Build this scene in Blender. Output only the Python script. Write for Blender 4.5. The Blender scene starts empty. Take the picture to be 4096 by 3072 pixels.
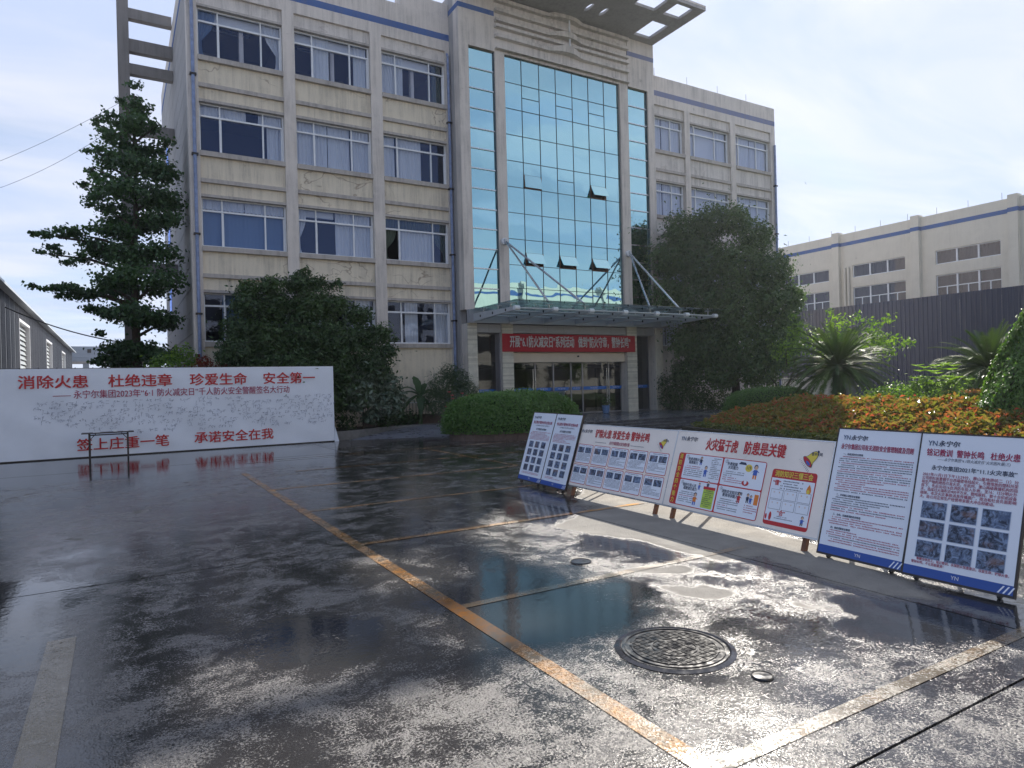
import bpy, math, random
import numpy as np
from mathutils import Matrix, Vector
R_=math.radians
S=bpy.context.scene
COL=S.collection
# ---------------- camera
yaw,pit,rol,FPX=R_(30.5125),R_(-0.1024),R_(-1.4294),2682.29
f=Vector((math.sin(yaw)*math.cos(pit),math.cos(yaw)*math.cos(pit),math.sin(pit)))
r=Vector((math.cos(yaw),-math.sin(yaw),0)); u=r.cross(f)
r2=r*math.cos(rol)+u*math.sin(rol); u2=-r*math.sin(rol)+u*math.cos(rol)
cam=bpy.data.cameras.new('camera'); co=bpy.data.objects.new('camera',cam); COL.objects.link(co)
mw=Matrix((( r2.x,u2.x,-f.x,0),(r2.y,u2.y,-f.y,0),(r2.z,u2.z,-f.z,1.7),(0,0,0,1)))
co.matrix_world=mw
cam.sensor_width=36; cam.lens=36*FPX/4096; cam.clip_start=.05; cam.clip_end=3000
S.camera=co
# ---------------- light
SUN=Vector((1.07,.95,1.0)).normalized()
SUN_EL=math.asin(SUN.z); SUN_AZ=math.atan2(SUN.x,SUN.y)
w=bpy.data.worlds.new('World'); S.world=w; w.use_nodes=True
nt=w.node_tree; nt.nodes.clear()
def N(nt,t,**k):
    n=nt.nodes.new(t)
    for a,b in k.items():
        if a.startswith('i_'):
            key=a[2:]; key=int(key) if key.isdigit() else key.replace('_',' ')
            n.inputs[key].default_value=b
        else: setattr(n,a,b)
    return n
def L(nt,a,b): nt.links.new(a,b)
sky=N(nt,'ShaderNodeTexSky',sky_type='NISHITA',sun_disc=False,sun_elevation=SUN_EL,sun_rotation=SUN_AZ,air_density=1.0,dust_density=.25,ozone_density=2.2,altitude=50)
tc=N(nt,'ShaderNodeTexCoord')
sep=N(nt,'ShaderNodeSeparateXYZ'); L(nt,tc.outputs['Generated'],sep.inputs[0])
# cloud layer: direction projected on a high flat sheet, streaky cirrus
mx=N(nt,'ShaderNodeMath',operation='MAXIMUM',i_1=.06); L(nt,sep.outputs['Z'],mx.inputs[0])
ad=N(nt,'ShaderNodeMath',operation='ADD',i_1=.12); L(nt,mx.outputs[0],ad.inputs[0])
dx=N(nt,'ShaderNodeMath',operation='DIVIDE'); L(nt,sep.outputs['X'],dx.inputs[0]); L(nt,ad.outputs[0],dx.inputs[1])
dy=N(nt,'ShaderNodeMath',operation='DIVIDE'); L(nt,sep.outputs['Y'],dy.inputs[0]); L(nt,ad.outputs[0],dy.inputs[1])
cb=N(nt,'ShaderNodeCombineXYZ'); L(nt,dx.outputs[0],cb.inputs[0]); L(nt,dy.outputs[0],cb.inputs[1])
mp=N(nt,'ShaderNodeMapping'); mp.inputs['Rotation'].default_value=(0,0,R_(-35)); mp.inputs['Scale'].default_value=(.55,1.25,1); mp.inputs['Location'].default_value=(3.1,1.7,0)
L(nt,cb.outputs[0],mp.inputs[0])
cn=N(nt,'ShaderNodeTexNoise',i_Scale=1.1,i_Detail=7.0,i_Roughness=.52,i_Distortion=.4); L(nt,mp.outputs[0],cn.inputs['Vector'])
# veil is thicker on the sun's side of the sky
dt=N(nt,'ShaderNodeVectorMath',operation='DOT_PRODUCT'); L(nt,tc.outputs['Generated'],dt.inputs[0]); dt.inputs[1].default_value=tuple(SUN)
vm=N(nt,'ShaderNodeMapRange',i_1=-.5,i_2=1.0,i_3=-.10,i_4=.34); L(nt,dt.outputs['Value'],vm.inputs[0])
cs=N(nt,'ShaderNodeMath',operation='ADD'); L(nt,cn.outputs['Fac'],cs.inputs[0]); L(nt,vm.outputs[0],cs.inputs[1])
cr=N(nt,'ShaderNodeMapRange',i_1=.42,i_2=.74,i_3=.0,i_4=.9); L(nt,cs.outputs[0],cr.inputs[0])
hz=N(nt,'ShaderNodeMapRange',i_1=0.,i_2=.5,i_3=.85,i_4=.05); L(nt,sep.outputs['Z'],hz.inputs[0])
cmx=N(nt,'ShaderNodeMath',operation='MAXIMUM'); L(nt,cr.outputs[0],cmx.inputs[0]); L(nt,hz.outputs[0],cmx.inputs[1])
mix=N(nt,'ShaderNodeMix',data_type='RGBA'); mix.inputs[7].default_value=(5.6,6.3,8.3,1)
cn2=N(nt,'ShaderNodeTexNoise',i_Scale=2.0,i_Detail=6.0,i_Roughness=.55,i_Distortion=.7); L(nt,mp.outputs[0],cn2.inputs['Vector'])
cv=N(nt,'ShaderNodeMapRange',i_1=.36,i_2=.64,i_3=0.,i_4=1.); L(nt,cn2.outputs['Fac'],cv.inputs[0])
cc2=N(nt,'ShaderNodeMix',data_type='RGBA'); cc2.inputs[6].default_value=(5.0,5.8,7.9,1); cc2.inputs[7].default_value=(6.6,6.9,8.0,1); L(nt,cv.outputs[0],cc2.inputs[0]); L(nt,cc2.outputs[2],mix.inputs[7])
L(nt,cmx.outputs[0],mix.inputs[0]); L(nt,sky.outputs[0],mix.inputs[6])
bg=N(nt,'ShaderNodeBackground',i_Strength=.074); L(nt,mix.outputs[2],bg.inputs[0])
wo=N(nt,'ShaderNodeOutputWorld'); L(nt,bg.outputs[0],wo.inputs[0])
sl=bpy.data.lights.new('sun','SUN'); sl.energy=4.0; sl.angle=R_(.53); sl.color=(1,.93,.83)
so=bpy.data.objects.new('sun',sl); COL.objects.link(so); so.rotation_euler=SUN.to_track_quat('Z','Y').to_euler(); so.location=(40,36,60)
vs=S.view_settings; vs.view_transform='Standard'; vs.look='None'; vs.gamma=1; vs.use_curve_mapping=False; vs.exposure=.85
cy=S.cycles; cy.max_bounces=7; cy.diffuse_bounces=3; cy.glossy_bounces=4; cy.transmission_bounces=5; cy.transparent_max_bounces=16
cy.caustics_reflective=False; cy.caustics_refractive=False; cy.sample_clamp_indirect=6; cy.sample_clamp_direct=30
cy.use_denoising=True
rnd=random.Random(7); NR=np.random.default_rng(11)
# ---------------- materials
MATS={}
def base_mat(name):
    m=bpy.data.materials.new(name); m.use_nodes=True; t=m.node_tree; t.nodes.clear()
    o=N(t,'ShaderNodeOutputMaterial'); b=N(t,'ShaderNodeBsdfPrincipled'); L(t,b.outputs[0],o.inputs[0]); MATS[name]=m
    return m,t,b,o
def noise(t,vec,scale,detail=4,rough=.55,dist=0,dim='3D'):
    n=N(t,'ShaderNodeTexNoise',i_Scale=scale,i_Detail=float(detail),i_Roughness=rough,i_Distortion=dist)
    if vec is not None: L(t,vec,n.inputs['Vector'])
    return n.outputs['Fac']
def rng(t,v,a,b,c,d,sm=False):
    n=N(t,'ShaderNodeMapRange',i_1=a,i_2=b,i_3=c,i_4=d)
    if sm: n.interpolation_type='SMOOTHSTEP'
    L(t,v,n.inputs[0]); return n.outputs[0]
def mth(t,op,a,b=None,c=None):
    n=N(t,'ShaderNodeMath',operation=op)
    for i,v in enumerate((a,b,c)):
        if v is None: continue
        if isinstance(v,(int,float)): n.inputs[i].default_value=v
        else: L(t,v,n.inputs[i])
    return n.outputs[0]
def mixc(t,fac,a,b,mode='MIX'):
    n=N(t,'ShaderNodeMix',data_type='RGBA',blend_type=mode)
    for i,v in ((0,fac),(6,a),(7,b)):
        if isinstance(v,(int,float)): n.inputs[i].default_value=v
        elif isinstance(v,tuple): n.inputs[i].default_value=v if len(v)==4 else (*v,1)
        else: L(t,v,n.inputs[i])
    return n.outputs[2]
def pos(t,sc=(1,1,1)):
    g=N(t,'ShaderNodeNewGeometry'); m=N(t,'ShaderNodeMapping'); m.inputs['Scale'].default_value=sc; L(t,g.outputs['Position'],m.inputs[0]); return m.outputs[0]
def objc(t,sc=(1,1,1)):
    g=N(t,'ShaderNodeTexCoord'); m=N(t,'ShaderNodeMapping'); m.inputs['Scale'].default_value=sc; L(t,g.outputs['Object'],m.inputs[0]); return m.outputs[0]
def bump(t,b,h,strength=.3,dist=.01):
    n=N(t,'ShaderNodeBump',i_Strength=strength,i_Distance=dist); L(t,h,n.inputs['Height']); L(t,n.outputs[0],b.inputs['Normal'])
def plain(name,c,rough=.5,metal=0,var=.12,vs_=3.0,bmp=0,bs=60,spec=.5,coat=0):
    m,t,b,o=base_mat(name); b.inputs['Roughness'].default_value=rough; b.inputs['Metallic'].default_value=metal; b.inputs['Specular IOR Level'].default_value=spec
    if coat: b.inputs['Coat Weight'].default_value=coat; b.inputs['Coat Roughness'].default_value=.05
    p=pos(t); n=noise(t,p,vs_,5,.6)
    k=rng(t,n,.3,.7,1-var,1+var)
    cc=N(t,'ShaderNodeVectorMath',operation='SCALE'); cc.inputs[0].default_value=c; L(t,k,cc.inputs['Scale']); L(t,cc.outputs[0],b.inputs['Base Color'])
    L(t,rng(t,n,.3,.7,max(.02,rough-.08),min(1,rough+.08)),b.inputs['Roughness'])
    if bmp: bump(t,b,noise(t,p,bs,4),bmp,.01)
    return m
def stucco(name,c,dirt=(.10,.085,.07),amt=.5,cracks=0.,lines=None):
    m,t,b,o=base_mat(name); b.inputs['Roughness'].default_value=.85; b.inputs['Specular IOR Level'].default_value=.25
    p=pos(t); ps=pos(t,(4.5,4.5,.32)); 
    streak=noise(t,ps,1.6,5,.65); blot=noise(t,p,1.1,6,.62,.3); fine=noise(t,p,22,4,.6)
    k=mth(t,'MULTIPLY',rng(t,streak,.42,.72,0,1),rng(t,blot,.36,.62,.15,1))
    col=mixc(t,mth(t,'MULTIPLY',k,amt),c,dirt)
    col=mixc(t,rng(t,blot,.35,.7,0,.35),col,tuple(x*.78 for x in c))
    col=mixc(t,rng(t,fine,.35,.75,0,.22),col,tuple(min(1,x*1.25) for x in c))
    pl_=noise(t,p,1.7,7,.68,.2); col=mixc(t,rng(t,pl_,.685,.70,0,.7),col,tuple(x*.55 for x in c))
    if cracks:
        cn_=noise(t,pos(t,(1.,1.,1.6)),.75,3,.5,.6); a=mth(t,'ABSOLUTE',mth(t,'SUBTRACT',cn_,.5))
        ln=rng(t,a,.0,.012,1,0); gate=rng(t,noise(t,p,.6,2),.5,.58,0,1)
        col=mixc(t,mth(t,'MULTIPLY',mth(t,'MULTIPLY',ln,gate),cracks),col,(.16,.085,.05))
    L(t,col,b.inputs['Base Color'])
    bump(t,b,mth(t,'ADD',mth(t,'MULTIPLY',fine,.5),blot),.35,.012)
    return m
M_CREAM=stucco('cream_render',(.76,.68,.55),cracks=.6,amt=.75,dirt=(.2,.18,.16))
M_GREY=stucco('grey_render',(.72,.66,.61),amt=.75,dirt=(.2,.185,.18))
M_GREYF=stucco('weathered_band_render',(.72,.67,.63),amt=.8,cracks=.25,dirt=(.18,.17,.17))
M_BLUE=stucco('blue_band_paint',(.07,.14,.36),dirt=(.16,.17,.22),amt=.6)
M_BLUEF=stucco('faded_blue_paint',(.19,.22,.38),dirt=(.25,.23,.24),amt=.9)
M_SIDE=stucco('side_wall_render',(.40,.385,.385),amt=.6,dirt=(.15,.145,.15)); M_BEAMC=stucco('bare_concrete',(.27,.25,.24),amt=.7,dirt=(.1,.09,.09))
M_LEDGE=stucco('ledge_concrete',(.50,.46,.43),amt=.8,dirt=(.14,.12,.12))
M_PALEWALL=stucco('factory_cream_paint',(.70,.66,.57),amt=.15)
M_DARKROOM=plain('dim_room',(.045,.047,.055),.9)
M_FRAME=plain('white_aluminium',(.80,.82,.86),.35,.0,.05)
M_STEEL=plain('brushed_steel',(.55,.57,.6),.28,.9,.06)
M_WHITEMETAL=plain('white_painted_steel',(.55,.57,.6),.4,.1,.05)
M_PIPE=plain('blue_grey_pvc',(.22,.28,.46),.5,0,.25,6)
M_DARKMETAL=plain('dark_painted_steel',(.035,.03,.032),.45,.2,.2,9)
M_WOOD=plain('brown_timber',(.17,.07,.035),.6,0,.3,14)
M_BLACK=plain('black_plastic',(.015,.015,.017),.4)
def glass_mat(name,tint,refl,base_f=.10,alpha_dark=.55):
    m=bpy.data.materials.new(name); m.use_nodes=True; t=m.node_tree; t.nodes.clear(); MATS[name]=m
    o=N(t,'ShaderNodeOutputMaterial'); g=N(t,'ShaderNodeBsdfGlossy',i_Roughness=.008); g.inputs[0].default_value=(*refl,1)
    tr=N(t,'ShaderNodeBsdfTransparent'); tr.inputs[0].default_value=(*tint,1)
    ge=N(t,'ShaderNodeNewGeometry'); dp_=N(t,'ShaderNodeVectorMath',operation='DOT_PRODUCT'); L(t,ge.outputs['Incoming'],dp_.inputs[0]); L(t,ge.outputs['Normal'],dp_.inputs[1])
    fr_=mth(t,'POWER',mth(t,'SUBTRACT',1.,mth(t,'ABSOLUTE',dp_.outputs['Value'])),4.0)
    fac=rng(t,fr_,0,1,base_f,1.)
    n=N(t,'ShaderNodeBump',i_Strength=.12,i_Distance=.02); L(t,noise(t,pos(t),1.3,2),n.inputs['Height']); L(t,n.outputs[0],g.inputs['Normal'])
    mx=N(t,'ShaderNodeMixShader'); L(t,fac,mx.inputs[0]); L(t,tr.outputs[0],mx.inputs[1]); L(t,g.outputs[0],mx.inputs[2]); L(t,mx.outputs[0],o.inputs[0])
    return m
M_GLASS=glass_mat('window_glass',(.82,.86,.93),(.40,.52,.90),.09)
M_DOORGL=glass_mat('door_glass',(.62,.65,.67),(.8,.85,.9),.08)
M_CANGL=glass_mat('canopy_glass',(.74,.84,.85),(.8,.9,.95),.10)
def mirror_glass():
    m,t,b,o=base_mat('teal_mirror_glass')
    b.inputs['Metallic'].default_value=1; b.inputs['Roughness'].default_value=.012; b.inputs['Base Color'].default_value=(.37,.61,.65,1)
    n=N(t,'ShaderNodeBump',i_Strength=.2,i_Distance=.03); L(t,noise(t,pos(t),.9,1.5),n.inputs['Height']); L(t,n.outputs[0],b.inputs['Normal'])
    return m
M_MIRROR=mirror_glass()
M_MULLION=plain('dark_teal_sealant',(.015,.05,.07),.4)
def cloth(name,c,tr=.35):
    m,t,b,o=base_mat(name); b.inputs['Roughness'].default_value=.9; b.inputs['Base Color'].default_value=(*c,1)
    T=N(t,'ShaderNodeBsdfTranslucent'); T.inputs[0].default_value=(*c,1); mx=N(t,'ShaderNodeMixShader',i_0=tr)
    L(t,b.outputs[0],mx.inputs[1]); L(t,T.outputs[0],mx.inputs[2]); L(t,mx.outputs[0],o.inputs[0])
    return m
M_CURT=cloth('pale_curtain',(.93,.93,.93),.2); M_CURTG=cloth('green_curtain',(.13,.17,.13)); M_CURTB=cloth('blue_curtain',(.22,.33,.50))
# foliage
def leafmat(name,c1,c2,c3=None,tr=.3,rough=.45,p3=.9,spec=.4):
    m,t,b,o=base_mat(name); b.inputs['Roughness'].default_value=rough; b.inputs['Specular IOR Level'].default_value=spec
    a=N(t,'ShaderNodeAttribute',attribute_name='rnd')
    col=mixc(t,a.outputs['Fac'],c1,c2)
    if c3: col=mixc(t,rng(t,a.outputs['Fac'],p3,p3+.04,0,1),col,c3)
    L(t,col,b.inputs['Base Color'])
    T=N(t,'ShaderNodeBsdfTranslucent'); 
    bright=mixc(t,1.0,col,(1.9,2.1,.7),'MULTIPLY') if c3 is None else mixc(t,1.0,col,(1.7,1.6,.8),'MULTIPLY')
    L(t,bright,T.inputs[0]); mx=N(t,'ShaderNodeMixShader',i_0=tr)
    L(t,b.outputs[0],mx.inputs[1]); L(t,T.outputs[0],mx.inputs[2]); L(t,mx.outputs[0],o.inputs[0])
    return m
F_GINK=leafmat('ginkgo_leaf',(0.027,0.063,0.029),(0.063,0.126,0.048),tr=.25)
F_DARK=leafmat('dark_evergreen_leaf',(0.028,0.057,0.026),(0.076,0.134,0.045),tr=.2)
F_CAMP=leafmat('camphor_leaf',(0.057,0.104,0.053),(0.123,0.190,0.076),tr=.22)
F_BIG=leafmat('broad_leaf',(0.075,0.112,0.083),(0.150,0.195,0.150),tr=.15,rough=.3)
F_BOX=leafmat('boxwood_leaf',(0.041,0.102,0.027),(0.116,0.231,0.054),tr=.25)
F_PHOT=leafmat('photinia_leaf',(.36,.12,.065),(.24,.25,.07),(.50,.11,.08),tr=.33,rough=.32,p3=.88)
F_PHOTG=leafmat('photinia_old_leaf',(.05,.09,.025),(.20,.19,.05),tr=.3,rough=.3)
F_LIGHT=leafmat('bright_shrub_leaf',(.08,.16,.03),(.20,.30,.07),tr=.38)
F_CYC=leafmat('cycad_leaf',(0.039,0.083,0.029),(0.098,0.157,0.039),tr=.07,rough=.5,spec=.2)
F_CYP=leafmat('cypress_spray',(.04,.10,.02),(.13,.24,.05),tr=.3)
F_MAPLE=leafmat('red_maple_leaf',(.12,.025,.02),(.24,.05,.03),tr=.35)
F_BAN=leafmat('banana_leaf',(.05,.10,.04),(.09,.16,.06),tr=.3)
F_BAMB=leafmat('thin_leaf_shrub',(0.045,0.083,0.045),(0.105,0.150,0.083),tr=.2)
F_ROSE=leafmat('rose_leaf',(.05,.07,.06),(.12,.14,.12),tr=.2)
F_GRASS=leafmat('grass_blade',(.10,.20,.03),(.20,.33,.06),tr=.4)
M_BARK=plain('bark',(.07,.055,.045),.9,0,.35,8,.6,30)
M_SOIL=plain('soil',(.045,.04,.03),.95,0,.3,5,.5,20)
M_STONEK=plain('kerb_stone',(.17,.165,.16),.7,0,.25,6,.3,40)
M_BRICKP=plain('planter_brick',(.12,.085,.075),.8,0,.3,9,.3,30)
# wet concrete
def ground_mat(name,paint=None,far=False):
    m,t,b,o=base_mat(name); p=pos(t)
    n1=noise(t,p,.55,7,.55,.3); n2=noise(t,p,3.2,6,.6,.2); n3=noise(t,p,14,4,.6); grit=noise(t,p,95,3,.7)
    vor=N(t,'ShaderNodeTexVoronoi',i_Scale=75.0,feature='F1'); L(t,p,vor.inputs['Vector'])
    A=N(t,'ShaderNodeAttribute',attribute_name='pud').outputs['Fac']; D=N(t,'ShaderNodeAttribute',attribute_name='dry').outputs['Fac']
    wob=mth(t,'ADD',mth(t,'MULTIPLY',mth(t,'SUBTRACT',n1,.5),1.9),mth(t,'MULTIPLY',mth(t,'SUBTRACT',n2,.5),1.15))
    pv=mth(t,'ADD',A,wob); rag=noise(t,p,34,5,.72); pv2=mth(t,'ADD',pv,mth(t,'ADD',mth(t,'MULTIPLY',mth(t,'SUBTRACT',n3,.5),1.1),mth(t,'MULTIPLY',mth(t,'SUBTRACT',rag,.5),2.6))); pud=rng(t,pv2,-.08,.08,0,1,True)
    n1b=noise(t,pos(t,(1.3,.9,1)),.8,6,.6,.4)
    dv=mth(t,'ADD',D,mth(t,'ADD',mth(t,'MULTIPLY',mth(t,'SUBTRACT',n1b,.5),1.7),mth(t,'MULTIPLY',mth(t,'SUBTRACT',n2,.5),.6)))
    dry=rng(t,dv,-.06,.12,0,1,True); dry=mth(t,'MULTIPLY',dry,mth(t,'SUBTRACT',1,pud))
    shore=mth(t,'MULTIPLY',rng(t,pv,-.5,.0,0,1),mth(t,'SUBTRACT',1,pud))
    cdry=mixc(t,rng(t,n2,.3,.7,0,1),(.18,.17,.155),(.28,.265,.235)); cdry=mixc(t,rng(t,grit,.3,.75,0,.6),cdry,(.35,.335,.31))
    if paint:
        wear=rng(t,mth(t,'ADD',n2,mth(t,'ADD',mth(t,'MULTIPLY',n3,.6),mth(t,'MULTIPLY',rag,.5))),*((.88,1.18,0,.9) if 'orange' in name else (.74,1.04,0,1))); cdry=mixc(t,wear,paint,cdry); cdry=mixc(t,rng(t,grit,.55,.75,0,.5),cdry,(.2,.15,.1))
    gn=noise(t,p,70,6,.8); cl_=noise(t,p,2.3,6,.7,.5)
    thr=mth(t,'ADD',gn,mth(t,'ADD',mth(t,'ADD',mth(t,'MULTIPLY',mth(t,'SUBTRACT',cl_,.5),.72),mth(t,'MULTIPLY',mth(t,'SUBTRACT',n3,.5),.24)),mth(t,'MULTIPLY',mth(t,'SUBTRACT',-.32,pv),.16)))
    speck=rng(t,thr,.50,.56,0,1,True)
    film=mixc(t,1.,cdry,(.12,.12,.135) if not paint else (.42,.36,.26),'MULTIPLY'); peb=mixc(t,1.,cdry,(.55,.55,.58) if not paint else (.85,.80,.7),'MULTIPLY')
    cwet=mixc(t,speck,film,peb)
    cpud=mixc(t,1.,cdry,(.10,.11,.13) if not paint else (.40,.33,.25),'MULTIPLY')
    dampf=rng(t,D,-.2,.3,.58,1.); cdr2=N(t,'ShaderNodeVectorMath',operation='SCALE'); L(t,cdry,cdr2.inputs[0]); L(t,dampf,cdr2.inputs['Scale'])
    col=mixc(t,dry,cwet,cdr2.outputs[0]); col=mixc(t,pud,col,cpud)
    L(t,col,b.inputs['Base Color'])
    rw=mth(t,'ADD',rng(t,noise(t,p,1.7,4),.35,.65,.05,.13),mth(t,'MULTIPLY',speck,.18))
    if paint: rw=mth(t,'ADD',rw,.12)
    ro=mth(t,'ADD',mth(t,'MULTIPLY',dry,.8),mth(t,'MULTIPLY',mth(t,'SUBTRACT',1,dry),rw)); ro=mth(t,'MULTIPLY',ro,rng(t,pud,0,1,1,.06)); L(t,ro,b.inputs['Roughness'])
    b.inputs['IOR'].default_value=1.38; L(t,rng(t,dry,0,1,.75,.3),b.inputs['Specular IOR Level'])
    h=mth(t,'ADD',mth(t,'MULTIPLY',noise(t,p,42,6,.75),1.1),mth(t,'MULTIPLY',rng(t,vor.outputs['Distance'],0,.6,1,0),.9))
    amp=mth(t,'MULTIPLY',mth(t,'SUBTRACT',1,pud),mth(t,'ADD',.12,mth(t,'MULTIPLY',speck,1.3))); amp=mth(t,'ADD',amp,.003)
    bn=N(t,'ShaderNodeBump',i_Distance=.0050); L(t,mth(t,'MULTIPLY',amp,.75),bn.inputs['Strength']); L(t,h,bn.inputs['Height'])
    bn2=N(t,'ShaderNodeBump',i_Distance=.03,i_Strength=.035); L(t,n3,bn2.inputs['Height']); L(t,bn.outputs[0],bn2.inputs['Normal']); L(t,bn2.outputs[0],b.inputs['Normal'])
    return m
M_GROUND=ground_mat('wet_concrete'); M_ORANGE=ground_mat('orange_road_paint',(.55,.27,.06)); M_PALESTRIP=ground_mat('pale_strip_ground',(.46,.46,.47)); M_WORNW=ground_mat('pale_worn_paint',(.40,.29,.19))
# ---------------- mesh building
def link(name,me,parent=None):
    o=bpy.data.objects.new(name,me); COL.objects.link(o)
    if parent is not None: o.parent=parent
    return o
class MB:
    def __init__(s): s.v=[]; s.f=[]
    def add(s,vs,fs):
        k=len(s.v); s.v+= [tuple(x) for x in vs]; s.f+=[tuple(i+k for i in q) for q in fs]; return s
    def box(s,x0,x1,y0,y1,z0,z1,M=None):
        vs=[(x0,y0,z0),(x1,y0,z0),(x1,y1,z0),(x0,y1,z0),(x0,y0,z1),(x1,y0,z1),(x1,y1,z1),(x0,y1,z1)]
        if M is not None: vs=[M@Vector(q) for q in vs]
        return s.add(vs,[(0,3,2,1),(4,5,6,7),(0,1,5,4),(1,2,6,5),(2,3,7,6),(3,0,4,7)])
    def quad(s,a,b,c,d): return s.add([a,b,c,d],[(0,1,2,3)])
    def tube(s,pts,rad,n=8,cap=True):
        pts=[Vector(q) for q in pts]; rr=rad if isinstance(rad,(list,tuple)) else [rad]*len(pts); k=len(s.v)
        for i,q in enumerate(pts):
            d=(pts[min(i+1,len(pts)-1)]-pts[max(i-1,0)]).normalized(); a=d.orthogonal().normalized() if i==0 else (a-d*a.dot(d)).normalized(); b=d.cross(a)
            for j in range(n):
                th=2*math.pi*j/n; s.v.append(tuple(q+(a*math.cos(th)+b*math.sin(th))*rr[i]))
        for i in range(len(pts)-1):
            for j in range(n): s.f.append((k+i*n+j,k+i*n+(j+1)%n,k+(i+1)*n+(j+1)%n,k+(i+1)*n+j))
        if cap: s.f.append(tuple(k+j for j in range(n))[::-1]); s.f.append(tuple(k+(len(pts)-1)*n+j for j in range(n)))
        return s
    def prism(s,poly,axis,a,b,M=None):
        # poly: 2D pts, extruded along axis from a to b
        def P(q,t):
            v={'x':(t,q[0],q[1]),'y':(q[0],t,q[1]),'z':(q[0],q[1],t)}[axis]
            return tuple(M@Vector(v)) if M is not None else v
        n=len(poly); k=len(s.v); s.v+=[P(q,a) for q in poly]+[P(q,b) for q in poly]
        s.f.append(tuple(range(k,k+n))[::-1]); s.f.append(tuple(range(k+n,k+2*n)))
        for i in range(n): s.f.append((k+i,k+(i+1)%n,k+n+(i+1)%n,k+n+i))
        return s
    def mesh(s,name,mat,smooth=False):
        me=bpy.data.meshes.new(name); me.from_pydata(s.v,[],s.f); me.validate(); me.update()
        import bmesh
        b=bmesh.new(); b.from_mesh(me); bmesh.ops.recalc_face_normals(b,faces=b.faces) if len(s.f)<20000 and getattr(s,'fix',True) else None; b.to_mesh(me); b.free()
        if mat: me.materials.append(mat)
        me.shade_smooth() if smooth else me.shade_flat()
        return me
    def build(s,name,mat,parent=None,smooth=False,**props):
        o=link(name,s.mesh(name,mat,smooth),parent)
        for k,v in props.items(): o[k]=v
        return o
def tag(o,label=None,category=None,group=None,kind=None):
    for k,v in dict(label=label,category=category,group=group,kind=kind).items():
        if v: o[k]=v
    return o
def empty(name,loc,label,cat,group=None):
    o=bpy.data.objects.new(name,None); COL.objects.link(o); o.empty_display_size=.2; tag(o,label,cat,group)
    o.location=loc; return o
def ebox(name,mat,parent,x0,x1,y0,y1,z0,z1,**k): return MB().box(x0,x1,y0,y1,z0,z1).build(name,mat,parent,**k)
def things(name,label,cat,group=None): return empty(name,(0,0,0),label,cat,group)
def rebase(root,loc):
    "move the empty to the thing's base while its children stay put"
    loc=Vector(loc)
    for ch in root.children: ch.location=ch.location-loc
    root.location=loc
def npmesh(name,V,F,mat,parent=None,attr=None,**props):
    me=bpy.data.meshes.new(name); V=np.asarray(V,np.float32); F=np.asarray(F,np.int32); n=F.shape[1]
    me.vertices.add(len(V)); me.vertices.foreach_set('co',V.ravel()); me.loops.add(F.size); me.loops.foreach_set('vertex_index',F.ravel())
    me.polygons.add(len(F)); me.polygons.foreach_set('loop_start',np.arange(0,F.size,n,dtype=np.int32)); me.update(calc_edges=True)
    if attr:
        for an,av in attr.items():
            a=me.attributes.new(an,'FLOAT','POINT'); a.data.foreach_set('value',np.asarray(av,np.float32))
    me.shade_flat(); me.materials.append(mat); o=link(name,me,parent)
    for k,v in props.items(): o[k]=v
    return o
# leaves: folded diamonds (4 tris as 2 quads share the midrib) or single quads
def leaves(P,Nn,size,aspect=.5,fold=.25,jit=.35,axis=None):
    n=len(P); rg=NR
    Nn=Nn/np.linalg.norm(Nn,axis=1,keepdims=True)
    t=rg.normal(size=(n,3)) if axis is None else axis+rg.normal(size=(n,3))*jit
    t=t-(t*Nn).sum(1,keepdims=True)*Nn; t/=np.linalg.norm(t,axis=1,keepdims=True)+1e-9
    bt=np.cross(Nn,t); s=(size*rg.uniform(.7,1.3,n))[:,None]
    a=P-t*s*.5; b=P+t*s*.5; c=P+bt*s*aspect*.5+Nn*s*fold*.3+t*s*.05; d=P-bt*s*aspect*.5+Nn*s*fold*.3+t*s*.05
    V=np.stack([a,c,b,d],1).reshape(-1,3); i=np.arange(n)*4
    F=np.concatenate([np.stack([i,i+1,i+2],1),np.stack([i,i+2,i+3],1)])
    return V,F,n
def sphere_pts(n,inner=.0):
    d=NR.normal(size=(n,3)); d/=np.linalg.norm(d,axis=1,keepdims=True); rr=NR.uniform(inner**3,1,n)**(1/3); return d,rr
def crown(name,clumps,dens,size,mat,parent,inner=.45,up=.4,sq=(1,1,.85),aspect=.55,ax=None,rough=.18):
    Vs=[];Fs=[];At=[];k=0
    for (cx,cyy,cz,cr_) in clumps:
        n=max(12,int(dens*cr_**2))
        d,rr=sphere_pts(n,inner); nz=1+rough*np.sin(d[:,0]*7+cx*3)*np.cos(d[:,1]*6+d[:,2]*8+cz)+NR.normal(size=n)*.07
        nz=nz+np.abs(NR.normal(size=n))**3*.05; P=d*(rr*nz)[:,None]*cr_*np.array(sq)+np.array([cx,cyy,cz])
        nn=d+NR.normal(size=(n,3))*.75+np.array([0,0,up])
        V,F,m=leaves(P,nn,size,aspect,axis=ax); Vs.append(V); Fs.append(F+k); k+=len(V); At.append(np.repeat(np.clip(NR.normal(.5,.28,n)+.25*np.sin(cx*5+cz*7),0,1),4))
    V=np.concatenate(Vs)
    g=V[:,2]<.03; V[g,2]=.03
    return npmesh(name,V,np.concatenate(Fs),mat,parent,{'rnd':np.concatenate(At)})
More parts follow.
